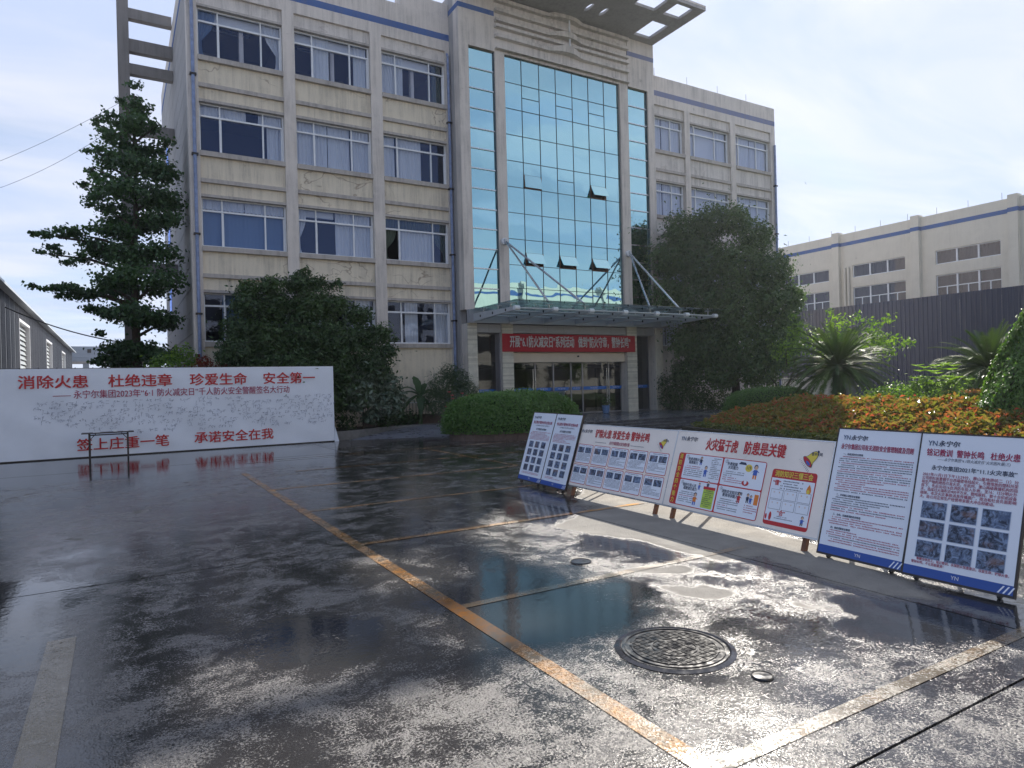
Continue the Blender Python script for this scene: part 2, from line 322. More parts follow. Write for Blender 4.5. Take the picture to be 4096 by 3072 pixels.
# ---------------- text, converted to meshes at the end in one go
TXT=[]
def text(key,body,size,Mx,sx=1.,bold=0.,align='LEFT',spacing=1.,shear=0,fit=None):
    c=bpy.data.curves.new('t','FONT'); c.body=body; c.size=size; c.align_x=align; c.align_y='CENTER'; c.space_character=spacing; c.resolution_u=2; c.shear=shear
    o=bpy.data.objects.new('t',c); COL.objects.link(o); TXT.append((key,o,Mx,sx,fit,bold*size))
def flush_text(keys):
    "keys: key -> (name, material, parent, extra meshes as MB)"
    bpy.context.view_layer.update(); dg=bpy.context.evaluated_depsgraph_get(); acc={}
    for key,o,Mx,sx,fit,bd in TXT:
        me=bpy.data.meshes.new_from_object(o.evaluated_get(dg)); a=acc.setdefault(key,[[],[]])
        nv=len(me.vertices); co_=np.empty(nv*3,np.float32); me.vertices.foreach_get('co',co_); co_=co_.reshape(-1,3)
        if fit and nv:
            x0,x1=co_[:,0].min(),co_[:,0].max(); sx=fit/(x1-x0)
            if o.data.align_x=='LEFT': co_[:,0]-=x0
        co_[:,0]*=sx; m4=np.array(Mx); fs=[tuple(pl.vertices) for pl in me.polygons]
        for n_,(dx,dy) in enumerate([(0,0)] if bd<=0 else [(0,0),(-bd,-bd*.8),(bd,-bd*.8),(-bd,bd*.8),(bd,bd*.8)]):
            w_=(co_+np.array([dx,dy,n_*.00025]))@m4[:3,:3].T+m4[:3,3]; k=len(a[0]); a[0]+=w_.tolist(); a[1]+=[tuple(i+k for i in f_) for f_ in fs]
        bpy.data.meshes.remove(me)
    for q_ in TXT:
        o=q_[1]; c=o.data; bpy.data.objects.remove(o); bpy.data.curves.remove(c)
    for key,(name,mat,parent) in keys.items():
        if key in acc:
            me=bpy.data.meshes.new(name); me.from_pydata(acc[key][0],[],acc[key][1]); me.materials.append(mat); link(name,me,parent)
GINKGO= [(0.72,11.63,0.22),(0.64,11.15,0.31),(0.34,11.3,0.15),(1.05,11.15,0.19),(0.17,10.61,0.27),(0.7,10.54,0.43),(1.31,10.57,0.22),(-0.16,10.4,0.21),(-0.42,10.46,0.12),(0.15,9.92,0.38),(0.82,9.87,0.54),(1.51,10.05,0.31),(-0.31,9.46,0.21),(-0.63,9.49,0.12),(0.33,9.18,0.54),(1.07,9.13,0.62),(-0.19,9.18,0.24),(1.55,8.88,0.39),(-0.52,8.98,0.15),(-0.27,8.49,0.33),(-0.78,8.5,0.15),(0.38,8.26,0.61),(1.19,8.21,0.66),(-0.47,8.01,0.21),(0.03,7.61,0.43),(-0.67,7.76,0.15),(0.76,7.38,0.7),(1.45,7.45,0.47),(0.22,7.02,0.46),(-0.37,6.97,0.27),(-1.07,6.83,0.3),(-1.44,6.72,0.21),(-1.81,6.69,0.2),(-2.1,6.63,0.12),(-0.7,6.49,0.3),(-1.57,6.27,0.21),(-1.94,6.12,0.12),(-0.19,6.3,0.45),(0.6,6.29,0.69),(1.35,6.34,0.55),(-0.84,6.03,0.21),(-1.21,5.85,0.18),(-2.14,5.04,0.12),(-1.84,4.96,0.15),(-1.54,5.07,0.21),(-1.48,4.81,0.15),(-1.11,4.97,0.3),(-0.74,4.84,0.33),(-0.22,5.16,0.48),(0.44,5.2,0.69),(1.26,5.24,0.63),(-0.24,4.25,0.3),(-0.62,4.39,0.21),(0.28,4.12,0.61),(1.1,4.14,0.62),(-0.44,3.65,0.15),(0.0,3.2,0.46),(0.8,3.2,0.62),(1.51,3.99,0.32),(-0.27,2.74,0.27),(0.38,2.58,0.54),(1.2,2.73,0.47),(-0.59,2.67,0.15)]
BIGT= [(3.78,4.87,0.37),(4.34,5.05,0.33),(3.56,4.35,0.41),(5.15,5.17,0.38),(5.38,5.49,0.18),(5.9,5.21,0.31),(6.37,5.16,0.19),(4.54,4.39,0.6),(5.58,4.43,0.69),(6.58,4.46,0.47),(7.3,4.17,0.4),(3.4,3.62,0.51),(4.23,3.34,0.74),(5.25,3.35,0.84),(6.32,3.21,0.86),(7.44,3.38,0.56),(8.03,3.54,0.36),(3.18,2.89,0.51),(3.93,2.45,0.66),(5.08,2.28,0.83),(6.29,2.27,0.86),(7.42,2.42,0.64),(8.1,2.9,0.32),(8.36,3.31,0.13),(5.96,1.35,0.7),(6.91,1.47,0.71)]
SMALT= [(7.41,2.08,0.63),(8.05,1.76,0.48),(7.07,1.47,0.62),(7.87,1.13,0.55),(8.38,1.27,0.32),(6.74,1.17,0.39),(7.37,0.67,0.31)]
RIGHT= [(22.74,22.52,8.38,0.96),(23.59,21.62,8.7,0.84),(24.26,20.87,8.7,0.73),(24.75,20.28,7.9,0.83),(22.27,22.97,7.14,1.07),(23.29,21.95,7.04,1.27),(24.36,20.76,6.7,1.25),(25.21,19.71,6.38,0.92),(22.25,23.0,5.43,1.03),(23.26,21.98,5.13,1.38),(24.33,20.79,4.83,1.36),(25.31,19.58,4.93,1.13),(25.71,19.05,5.09,0.51),(22.83,22.42,3.36,0.98),(23.37,21.86,3.22,1.27),(24.43,20.67,3.15,1.25),(25.29,19.61,3.29,1.03),(25.64,19.15,3.88,0.51),(22.78,22.48,1.97,0.75),(23.76,21.44,1.93,0.95),(24.79,20.24,2.09,1.04),(25.39,19.47,2.47,0.61)]
LOWB= [(21.56,21.57,1.35,0.61),(21.98,21.14,1.94,0.61),(21.48,21.65,0.64,0.45),(21.83,21.3,0.93,0.61),(22.37,20.74,0.92,0.56),(21.68,21.45,0.32,0.41)]
PUD= [[(4.17,5.97),(4.5,5.8),(4.69,5.28),(4.66,4.84),(4.49,4.55),(4.16,4.5),(4.15,4.79),(4.24,5.25),(4.08,5.49)],[(1.99,4.93),(2.34,4.83),(2.77,5.32),(3.11,5.16),(3.26,4.87),(3.29,4.57),(3.87,4.36),(3.77,4.04),(3.2,3.72),(2.59,3.61),(2.25,3.65),(2.11,3.94),(2.0,4.43)],[(-1.25,7.82),(-0.23,7.18),(-0.24,6.49),(-0.51,6.28),(-0.38,5.63),(-0.44,5.12),(-0.82,5.07)],[(4.5,8.04),(5.19,7.71),(5.2,7.07),(5.63,6.94),(4.99,6.51),(4.42,6.77),(4.16,7.32)],[(4.68,3.26),(5.41,2.89),(5.92,2.33),(5.08,2.0),(4.57,2.31),(4.29,2.5),(4.27,2.98)],[(0.97,5.26),(1.7,4.76),(1.36,3.91),(0.81,4.28)],[(-3.58,21.69),(5.09,19.35),(4.15,15.04),(1.95,15.92),(0.34,15.42),(-2.58,15.6)]]
DRY= [[(4.28,6.55),(6.07,7.48),(6.8,7.13),(5.92,4.02),(5.27,2.65),(4.96,2.99),(5.02,3.63),(5.16,4.26),(4.76,4.35),(4.76,4.88),(4.75,5.49),(4.44,6.13)],[(3.87,5.52),(3.87,4.8),(4.43,4.49),(4.28,4.23),(3.77,4.6),(3.66,5.14)],[(3.8,4.17),(4.13,3.98),(4.26,3.62),(3.92,3.59),(3.71,3.87)],[(4.26,3.49),(4.49,3.06),(4.4,2.89),(4.18,3.22)],[(6.41,8.83),(7.06,7.7),(6.15,6.53),(5.44,7.51)]]
# ================= setting: ground =================
def sdist(P,poly):
    "signed distance, + inside"
    poly=np.array(poly); n=len(poly); x,y=P[:,0],P[:,1]; dmin=np.full(len(P),1e9); ins=np.zeros(len(P),bool)
    for i in range(n):
        a=poly[i]; b=poly[(i+1)%n]; ab=b-a; tt=np.clip(((x-a[0])*ab[0]+(y-a[1])*ab[1])/(ab@ab+1e-9),0,1)
        dmin=np.minimum(dmin,np.hypot(x-a[0]-tt*ab[0],y-a[1]-tt*ab[1]))
        c=((a[1]>y)!=(b[1]>y))&(x<(b[0]-a[0])*(y-a[1])/(b[1]-a[1]+1e-12)+a[0]); ins^=c
    return np.where(ins,dmin,-dmin)
def wet_attr(P):
    pu=np.full(len(P),-.30); dr=np.full(len(P),-.26)
    for q in PUD: pu=np.maximum(pu,np.clip(sdist(P,q)/.32,-.30,.36))
    for q in DRY: dr=np.maximum(dr,np.clip(sdist(P,q)/.3,-.26,.9))
    ind=np.zeros(len(P),bool)
    for q in DRY: ind|=sdist(P,q)>-.05
    pu=np.where(ind,np.minimum(pu,-.9),pu)
    dist=np.hypot(P[:,0],P[:,1])
    pu=pu+np.clip((P[:,1]-12)/8,0,1)*.3
    return pu,dr
def ground_sheet(name,x0,x1,y0,y1,step,z,mat,parent=None,skirt=0,**props):
    nx=max(1,int(math.ceil((x1-x0)/step)))+1; ny=max(1,int(math.ceil((y1-y0)/step)))+1
    X,Y=np.meshgrid(np.linspace(x0,x1,nx),np.linspace(y0,y1,ny)); P=np.stack([X.ravel(),Y.ravel()],1)
    V=np.column_stack([P,np.full(len(P),z)]); i=np.arange(nx*ny).reshape(ny,nx); F=np.stack([i[:-1,:-1].ravel(),i[:-1,1:].ravel(),i[1:,1:].ravel(),i[1:,:-1].ravel()],1)
    pu,dr=wet_attr(P)
    if skirt:
        edge=np.concatenate([i[0,:],i[1:,-1],i[-1,-2::-1],i[-2:0:-1,0]]); k=len(V); E_=V[edge].copy(); E_[:,2]-=skirt; V=np.concatenate([V,E_]); m=len(edge); a=np.arange(m); b=(a+1)%m
        F=np.concatenate([F,np.stack([edge[a],k+a,k+b,edge[b]],1)]); pu=np.concatenate([pu,pu[edge]]); dr=np.concatenate([dr,dr[edge]])
    return npmesh(name,V,F,mat,parent,{'pud':pu,'dry':dr},**props)
gb=MB().quad((-900,-900,-.06),(900,-900,-.06),(900,900,-.06),(-900,900,-.06)).build('ground',plain('far_ground',(.16,.15,.14),.9,0,.2,.3),kind='structure')
lot=bpy.data.objects.new('parking_lot',None); COL.objects.link(lot); lot['kind']='structure'
xs=[-25,-15.05,-4.95,5.05,10.05,15.05]; ys=[-13.4,-8.3,-3.25,1.77,7.0,12.1,17.2,22.2,27.5]; gp=.008
for a in range(len(xs)-1):
    for b in range(len(ys)-1):
        cx,cyy=(xs[a]+xs[a+1])/2,(ys[b]+ys[b+1])/2
        st=.09 if (-6<cx<12 and -3<cyy<10) else (.2 if abs(cx)<12 and -1<cyy<18 else .6)
        ground_sheet('concrete_slab',xs[a]+gp,xs[a+1]-gp,ys[b]+gp,ys[b+1]-gp,st,rnd.uniform(-.001,.001),M_GROUND,lot,skirt=.05)
for (a,b,c,d_) in [(15.06,60,-13.4,8.5),(15.06,60,-30,-13.4),(-25,15,-19,-13.41)]: ground_sheet('concrete_slab',a,b,c,d_,1.5,-.002,M_GROUND,lot,skirt=.05)
def line(name,x0,x1,y0,y1,mat,cat_label):
    return ground_sheet(name,x0,x1,y0,y1,.07,.0035,mat,lot)
line('orange_line',2.12,2.24,1.9,14.6,M_ORANGE,''); line('worn_line',2.24,6.3,2.04,2.13,M_WORNW,'')
for y_,x1_ in ((4.62,5.4),(7.06,6.2),(9.38,6.0),(11.78,7.0),(14.1,10.5),(16.75,14.)): line('orange_line' if y_>5 else 'worn_line',2.24 if y_<12 else 3.1,x1_,y_-.045,y_+.045,M_ORANGE if y_>5 else M_WORNW,'')
line('pale_strip',-.45,-.28,2.2,5.6,M_PALESTRIP,''); line('orange_line',7.0,7.1,11.83,16.7,M_ORANGE,''); line('orange_line',2.5,7.0,16.35,16.42,M_WORNW,'')  # first sheet is a whitish, patchy strip on the ground
# ramp, platform, steps, planting bed
M_PLAT=plain('wet_granite_paving',(.11,.115,.13),.24,0,.3,4,.2,60)
ramp=MB(); ramp.add([(6.3,21.0,.004),(9.2,19.9,.004),(12.0,20.6,.29),(12.0,23.1,.29),(9.2,22.9,.24)],[(0,1,2,3,4)])
ramp.build('entrance_ramp',plain('wet_ramp_paving',(.16,.17,.21),.3,0,.25,3,.2,50),kind='structure')
M_PLAT2=plain('wet_granite_light',(.15,.155,.17),.2,0,.3,4,.2,60)
pf=bpy.data.objects.new('entrance_platform',None); COL.objects.link(pf); pf['kind']='structure'
for i in range(4):
    z1=.29-.0725*i; e=.34*i
    for j in range(6):
        xa,xb=11.9+(22.9+e-11.9)/6*j,11.9+(22.9+e-11.9)/6*(j+1)
        zb_=z1-.0725 if i<3 else -.01; yb_=(18.34-e+.34) if i else 24.
        MB().box(xa+.003,xb-.003,18.35-e,yb_,z1-.028,z1-.002*(j%2)).box(xa,xb,18.39-e,yb_-.001,zb_,z1-.0281).build('stone_step' if i else 'paving_slab',M_PLAT if (i+j)%2 else M_PLAT2,pf)
    for j in range(3 if i else 0):
        MB().box(22.9+e-.34,22.9+e,18.35-e+.34+1.6*j,18.35-e+.34+1.6*(j+1)-.005,z1-.0725 if i<3 else -.01,z1-.001).build('stone_step',M_PLAT,pf)
bed=MB().prism([(-6,21.4),(6.5,21.45),(8.3,22.55),(11.55,22.95),(11.6,24.05),(-6,24.05)],'z',-.02,.24).build('planting_bed',M_SOIL,kind='structure')
kb=bpy.data.objects.new('bed_kerb',None); COL.objects.link(kb); kb['kind']='structure'
kp=[(-6,21.3),(-3,21.3),(0,21.32),(3,21.34),(6.5,21.36),(7.4,21.9),(8.3,22.45),(9.4,22.6),(10.5,22.73),(11.6,22.85)]
for a,b in zip(kp[:-1],kp[1:]):
    d_=Vector((b[0]-a[0],b[1]-a[1],0)); n_=int(d_.length/.95)+1
    for j in range(n_):
        A=Vector((*a,0))+d_*(j/n_); B=Vector((*a,0))+d_*((j+1)/n_)-d_.normalized()*.008; q=Vector((-d_.y,d_.x,0)).normalized()*.13
        MB().prism([(A.x,A.y),(B.x,B.y),(B.x+q.x,B.y+q.y),(A.x+q.x,A.y+q.y)],'z',-.02,.28).build('kerb_stone',M_STONEK,kb)
isl=MB()
ipoly=[(15.0,15.2),(14.2,12),(13.2,8),(12.9,3),(13.5,-4),(38,-4),(38,22),(29,23.5),(25.5,20),(24.6,17.2),(20,15.6)]
isl.prism(ipoly,'z',-.02,.22).build('garden_island',M_SOIL,kind='structure')
# ================= OFFICE BUILDING =================
B=things('office_building','four storey beige and grey office block with a tall teal glass entrance tower','building')
FY=24.0; GY=24.22
SILL=[12.71,9.57,6.44,3.29]; WH=1.63; TR=1.21
bays=[(2.52,5.23,(.65,2.02)),(5.63,8.38,(.65,2.02)),(8.82,11.46,(.6,2.0))]
rbays=[(21.75,24.38,(.5,1.82)),(24.73,27.62,(.47,1.9)),(28.0,30.75,(.4,1.78))]
def curtain(parent,x0,x1,z0,z1,mat,y=GY+.12,amp=.03,per=.13,tie=None,squeeze=None):
    nx=max(6,int((x1-x0)/.03)); nz=8; V=[];F=[]
    for j in range(nz+1):
        t=j/nz; z=z0+(z1-z0)*t
        for i in range(nx+1):
            s=i/nx; x=x0+(x1-x0)*s
            if tie=='L': k=1-.72*math.exp(-((t-.28)/.28)**2)*(1 if t<.9 else 1)-(.25*(1-t)); x=x0+(x1-x0)*s*max(k,.22)
            if tie=='R': k=1-.72*math.exp(-((t-.28)/.28)**2)-(.25*(1-t)); x=x1-(x1-x0)*(1-s)*max(k,.22)
            V.append((x,y+amp*math.sin(2*math.pi*(x0+(x1-x0)*s)/per+math.sin(x0*9)+.5*math.sin(t*3+s*9))*(1-.2*t)+.01*math.sin(s*31),z))
    for j in range(nz):
        for i in range(nx): a=j*(nx+1)+i; F.append((a,a+1,a+nx+2,a+nx+1))
    m=MB(); m.v=V; m.f=F; m.fix=False; return m.build('curtain',mat,parent,smooth=True)
PANEMESH={}
def window(x0,x1,z0,mul,curt=(),open_=None,strip=False,blind=None,parent=None):
    z1=z0+WH; zt=z0+TR; y=GY; m=MB(); fw=.05
    m.box(x0,x1,y-.03,y+.05,z0,z0+.06); m.box(x0,x1,y-.03,y+.05,z1-.04,z1); m.box(x0,x0+fw,y-.03,y+.05,z0+.06,z1-.04); m.box(x1-fw,x1,y-.03,y+.05,z0+.06,z1-.04)
    m.box(x0+fw,x1-fw,y-.035,y+.05,zt-.03,zt+.03)
    xm=[x0+q for q in mul]
    for q in xm: m.box(q-.025,q+.025,y-.032,y+.048,z0+.06,zt-.03); m.box(q-.022,q+.022,y-.028,y+.048,zt+.03,z1-.04)
    # sliding sash edges
    m.box(xm[0]+.025,xm[0]+.05,y+.0,y+.045,z0+.06,zt-.03); m.box(x1-fw-.04,x1-fw,y+.0,y+.045,z0+.06,zt-.03)
    wdw=m.build('window',M_FRAME,parent or B)
    xe=[x0+fw]+xm+[x1-fw]
    for (za,zb) in ((z0+.06,zt-.03),(zt+.03,z1-.04)):
        for a,b in zip(xe[:-1],xe[1:]):
            if open_ and za<zt-.1 and open_[0]<=(a+b)/2-x0<=open_[1]: continue
            ang=rnd.uniform(-.004,.004); dy_=rnd.uniform(-.003,.003)
            MB().quad((a+.02,y+.012+dy_,za),(b-.02,y+.012+dy_+ang,za),(b-.02,y+.012+dy_+ang,zb),(a+.02,y+.012+dy_,zb)).build('pane',M_GLASS,wdw)
    W=x1-x0
    for c in curt:
        u0,u1,mt=c[0],c[1],c[2]; tie=c[3] if len(c)>3 else None; top=c[4] if len(c)>4 else 1.; bot=c[5] if len(c)>5 else 0.
        curtain(wdw,x0+W*u0,x0+W*u1,z0+.02+WH*bot,z0+WH*top,mt,tie=tie,amp=.004 if tie=='flat' else .03)
    if strip: ebox('inner_post',M_GREY,wdw,x0+W*.5,x0+W*.55,GY+.2,GY+.4,z0,z1)
    if blind: ebox('blind',M_CURT,wdw,x0+W*blind[0]+.05,x0+W*blind[1]-.05,GY+.16,GY+.165,z0+WH*blind[2],z1)
    return wdw
C_,CG,CB=M_CURT,M_CURTG,M_CURTB
CUR={(0,0):dict(curt=[(.02,.22,CB,'L'),(.78,.98,C_,'R')],strip=True,blind=(.15,1,.76)),
(0,1):dict(curt=[(.24,.47,C_),(.8,.97,C_)],strip=True,blind=(0,1,.76)),
(0,2):dict(curt=[(.02,.24,C_),(.26,.36,C_),(.82,.97,CG)],strip=True,blind=(.3,.8,.76)),
(1,0):dict(curt=[(.02,.55,C_,None,1,.76),(.7,.98,C_,None,1,.76),(.8,.98,C_)]),
(1,1):dict(curt=[(.02,.24,C_),(.25,.42,C_),(.43,.72,C_),(.74,.98,C_)]),
(1,2):dict(curt=[(.02,.2,C_),(.25,.62,C_)]),
(2,0):dict(curt=[(.02,.98,CB,'flat',.77),(.02,.5,C_,None,1,.78),(.51,.98,C_,None,1,.78)]),
(2,1):dict(curt=[(.02,.13,C_,'L'),(.5,.74,C_),(.76,.97,C_)],blind=(.1,.5,.85)),
(2,2):dict(curt=[(.02,.2,CG,'L',.76),(.23,.78,C_,None,.77),(.78,.98,CG,'R',.76),(.02,.98,CG,None,1,.78)],open_=(0,.4)),
(3,0):dict(curt=[(.22,.5,CB),(.7,.9,CB)]),(3,1):dict(curt=[(.1,.3,C_),(.75,.95,C_)]),
(3,2):dict(curt=[(.3,.5,C_),(.76,.98,C_)])}
for r_ in range(4):
    for b_,(x0,x1,mul) in enumerate(bays): window(x0+.0,x1,SILL[r_],mul,**CUR[(r_,b_)])
for r_ in range(4):
    for b_,(x0,x1,mul) in enumerate(rbays):
        k=(r_*3+b_)
        cc=[(.02,.5,C_),(.52,.97,C_)] if k%3!=1 else [(.02,.2,C_),(.75,.97,C_)]
        window(x0,x1-.02,SILL[r_],mul,curt=cc,blind=None if k%3!=1 else (.18,.8,.1))
# spandrels, ledges, columns
for (x0,x1,_) in bays+rbays:
    left=x1<12
    mt=M_CREAM if left else M_GREYF
    ebox('frieze_panel',M_GREYF,B,x0,x1,FY+.10,FY+.3,14.42,14.86)
    ebox('lintel',M_LEDGE,B,x0,x1,FY+.04,FY+.3,14.345,14.42)
    for r_ in range(4):
        z=SILL[r_]
        ebox('sill',M_LEDGE,B,x0,x1,FY-.04,FY+.26,z-.16,z-.001)
        if r_<3:
            zl=SILL[r_+1]+WH
            ebox('spandrel_panel',mt,B,x0,x1,FY+.09,FY+.35,z-.90,z-.16)
            ebox('ledge',M_LEDGE,B,x0,x1,FY-.01,FY+.3,z-1.03,z-.90)
            ebox('spandrel_panel',mt,B,x0,x1,FY+.09,FY+.35,zl+.09,z-1.03)
            ebox('lintel',M_LEDGE,B,x0,x1,FY+.02,FY+.36,zl,zl+.09)
        else: ebox('plinth_panel',M_GREY if not left else M_CREAM,B,x0,x1,FY+.06,FY+.3,0,z-.16)
for (a,b) in ((2.2,2.52),(5.23,5.63),(8.38,8.82),(11.46,11.66),(24.38,24.73),(27.62,28.0),(30.75,31.1)):
    ebox('column',M_GREY,B,a,b,FY,FY+.4,0,14.86)
ebox('column',M_GREY,B,21.4,21.75,FY+.002,FY+.4,0,14.86)
for (a,b) in ((2.2,11.64),(21.62,31.1)):
    ebox('parapet',M_GREY,B,a,b,FY,FY+.3,14.86,15.27); ebox('blue_band',M_BLUE if a<5 else M_BLUEF,B,a,b,FY-.003,FY+.297,15.27,15.52); ebox('parapet',M_GREY,B,a,b,FY,FY+.3,15.52,16.22)
    ebox('roof_slab',M_DARKMETAL,B,a+.3,b-.3,FY+.3,36.9,14.9,15.0)
ebox('parapet',M_GREY,B,9.6,11.62,FY+.02,FY+.5,16.22,16.74)
# interior: rooms
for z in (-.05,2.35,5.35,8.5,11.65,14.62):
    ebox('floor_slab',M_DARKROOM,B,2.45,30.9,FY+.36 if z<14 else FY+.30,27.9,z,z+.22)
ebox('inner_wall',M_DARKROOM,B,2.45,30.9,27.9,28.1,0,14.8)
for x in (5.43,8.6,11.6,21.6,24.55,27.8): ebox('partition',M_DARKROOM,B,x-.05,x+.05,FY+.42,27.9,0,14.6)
for x in range(0,4):
    for k in range(1,5): ebox('ceiling_lamp',M_FRAME,B,3.2+2.9*x,4.4+2.9*x,25.6,25.7,[2.3,5.3,8.45,11.6][k-1]+3.02-.2,[2.3,5.3,8.45,11.6][k-1]+3.05-.2)
# left side wall made of grooved panels
zz_=[0,.62,1.35,2.1,2.85,3.6,4.35,5.1,5.85,6.6,7.35,8.1,8.85,9.6,10.35,11.1,11.85,12.6,13.35,14.1,14.85,15.27]
for a,b in zip(zz_[:-1],zz_[1:]):
    ebox('side_panel',M_SIDE,B,2.2,2.45,FY+.42,30.3,a+.012,b-.012)
    ebox('side_panel',M_SIDE,B,2.2,2.45,30.32,37,a+.012,b-.012)
ebox('side_wall_core',M_DARKMETAL,B,2.22,2.44,FY+.41,36.99,0,15.2)
ebox('blue_band',M_BLUE,B,2.197,2.45,FY+.3,37,15.27,15.52); ebox('parapet',M_GREY,B,2.2,2.45,FY+.31,37,15.52,16.22)
ebox('side_wall',M_GREY,B,30.85,31.1,FY+.41,37,0,16.2); ebox('rear_wall',M_GREY,B,2.46,30.84,36.7,36.95,0,16.2)
# side frame of beams
ebox('frame_column',M_BEAMC,B,.31,.70,29.5,29.9,0,18.2)
for (a,b) in ((16.11,16.5),(14.84,15.32),(13.97,14.37),(11.67,12.08),(8.87,9.3),(6.3,6.72),(17.5,17.9)): ebox('frame_beam',M_BEAMC,B,.70,2.19,29.55,29.85,a,b)
# small side windows far down the side wall
for z in (8.3,11.4,5.2): ebox('side_window',M_GLASS,B,2.18,2.195,33.2,34.4,z,z+1.5)
# downpipes
def pipe(x,y,z0,z1,parent=B,r=.055):
    p_=MB().tube([(x,y,z0),(x,y,z1)],r,10).build('downpipe',M_PIPE,parent)
    for z in np.arange(z0+1.4,z1,2.6): MB().box(x-.1,x+.1,y-.07,y+.09,z-.03,z+.03).build('pipe_bracket',M_DARKMETAL,p_)
pipe(2.36,FY-.075,.2,15.2); pipe(11.53,FY-.08,.2,14.3); pipe(30.98,FY-.08,.2,14.2)
hd=MB().tube([(11.53,FY-.08,14.3),(11.53,FY-.08,14.62),(11.53,FY,14.75)],.05,8).build('pipe_elbow',M_PIPE,B)
# entrance tower
TY=23.15
def tb(x0,x1,z0,z1,name='pilaster',mt=None,d=0): return ebox(name,mt or M_GREY,B,x0,x1,TY-d,TY+.45,z0,z1)
for a,b in ((11.63,12.05),(13.22,13.66),(19.58,20.05),(21.22,21.62)): tb(a,b,4.58,14.88,d=.0)
ebox('tower_side_wall',M_SIDE,B,11.632,11.9,TY+.45,FY+.6,0,17.06); ebox('tower_side_wall',M_SIDE,B,21.35,21.618,TY+.45,FY+.6,0,17.06)
tb(11.63,13.23,14.88,16.27,'tower_wall'); tb(20.06,21.62,14.88,16.27,'tower_wall'); tb(11.63,13.23,16.47,17.06,'tower_wall'); tb(20.06,21.62,16.47,17.06,'tower_wall')
tb(11.627,13.227,16.27,16.47,'blue_band',M_BLUE,.003); tb(20.063,21.623,16.27,16.47,'blue_band',M_BLUEF,.003)
ebox('blue_band',M_BLUE,B,11.627,11.632,TY+.45,FY+.02,16.27,16.47)
tb(13.23,20.06,14.89,17.06,'tower_wall',M_GREYF,-.04)
ebox('roof_edge',M_GREY,B,11.6,21.6,19.895,19.96,17.19,17.27); ebox('tower_roof',M_GREY,B,11.9,21.4,TY+.46,30,16.9,17.05)
# horizontal ledges with a raised swell in the middle
def ledge(z,h,swell):
    xs_=[13.24,15.8,16.1,16.45,16.8,17.1,17.3,17.5,20.06]; up=[0,0,.12,.2,.22,.16,.06,0,0]
    m=MB(); n=len(xs_); d1=.17
    for i in range(n-1):
        a0,a1=up[i]*swell,up[i+1]*swell; bulge0=d1+.12*up[i]/.22*swell; bulge1=d1+.12*up[i+1]/.22*swell
        m.add([(xs_[i],TY-bulge0+.02,z+a0*.3),(xs_[i+1],TY-bulge1+.02,z+a1*.3),(xs_[i+1],TY+.1,z+a1*.3),(xs_[i],TY+.1,z+a0*.3),(xs_[i],TY-bulge0+.02,z+h+a0),(xs_[i+1],TY-bulge1+.02,z+h+a1),(xs_[i+1],TY+.1,z+h+a1),(xs_[i],TY+.1,z+h+a0)],[(0,3,2,1),(4,5,6,7),(0,1,5,4),(2,3,7,6),(0,4,7,3),(1,2,6,5)])
    m.build('ledge_band',M_GREYF,B)
for z,h,s in ((14.98,.05,0),(15.44,.13,1),(15.84,.11,0),(16.08,.09,1),(16.46,.13,0),(16.86,.14,1)): ledge(z,h,s)
MB().tube([(16.79,TY-.17,15.6),(16.79,TY-.17,17.05)],.04,8).build('wall_tube',M_FRAME,B)
# grid canopy slab on the roof
sz0,sz1=17.07,17.19
def slab(x0,x1,y0,y1): ebox('roof_grid_beam',M_SIDE,B,x0,x1,y0,y1,sz0,sz1)
Xc=[(18.57,19.67),(20.15,21.07)]
slab(11.6,16.85,19.9,TY+.45); slab(21.07,21.6,19.9,TY+.45); slab(16.85,21.07,19.9,20.09); 
slab(18.05,18.57,20.09,TY+.45); slab(19.67,20.15,20.09,TY+.45); slab(18.57,19.67,20.93,TY+.45); slab(20.15,21.07,20.94,21.55); slab(20.15,21.07,22.78,TY+.45)
def holed(x0,x1,y0,y1,hx,hy,rx,ry,n=20):
    out=[];inn=[]
    for i in range(n):
        th=2*math.pi*(i+.5)/n; c,s_=math.cos(th),math.sin(th); inn.append((hx+rx*c,hy+ry*s_)); k=1/max(abs(c),abs(s_)); out.append((((x0+x1)/2)+(x1-x0)/2*c*k,((y0+y1)/2)+(y1-y0)/2*s_*k))
    m=MB(); V=[(x,y,sz0) for x,y in out]+[(x,y,sz0) for x,y in inn]+[(x,y,sz1) for x,y in out]+[(x,y,sz1) for x,y in inn]; Fc=[]
    for i in range(n):
        j=(i+1)%n; Fc+= [(i,j,n+j,n+i),(2*n+i,3*n+i,3*n+j,2*n+j),(n+i,n+j,3*n+j,3*n+i)]
    m.add(V,Fc).build('roof_grid_beam',M_SIDE,B)
slab(16.85,18.05,20.09,21.3); slab(16.85,18.05,22.7,TY+.45); holed(16.85,17.45,21.3,22.7,17.1,22.0,.11,.30); holed(17.45,18.05,21.3,22.7,17.85,22.0,.11,.30)
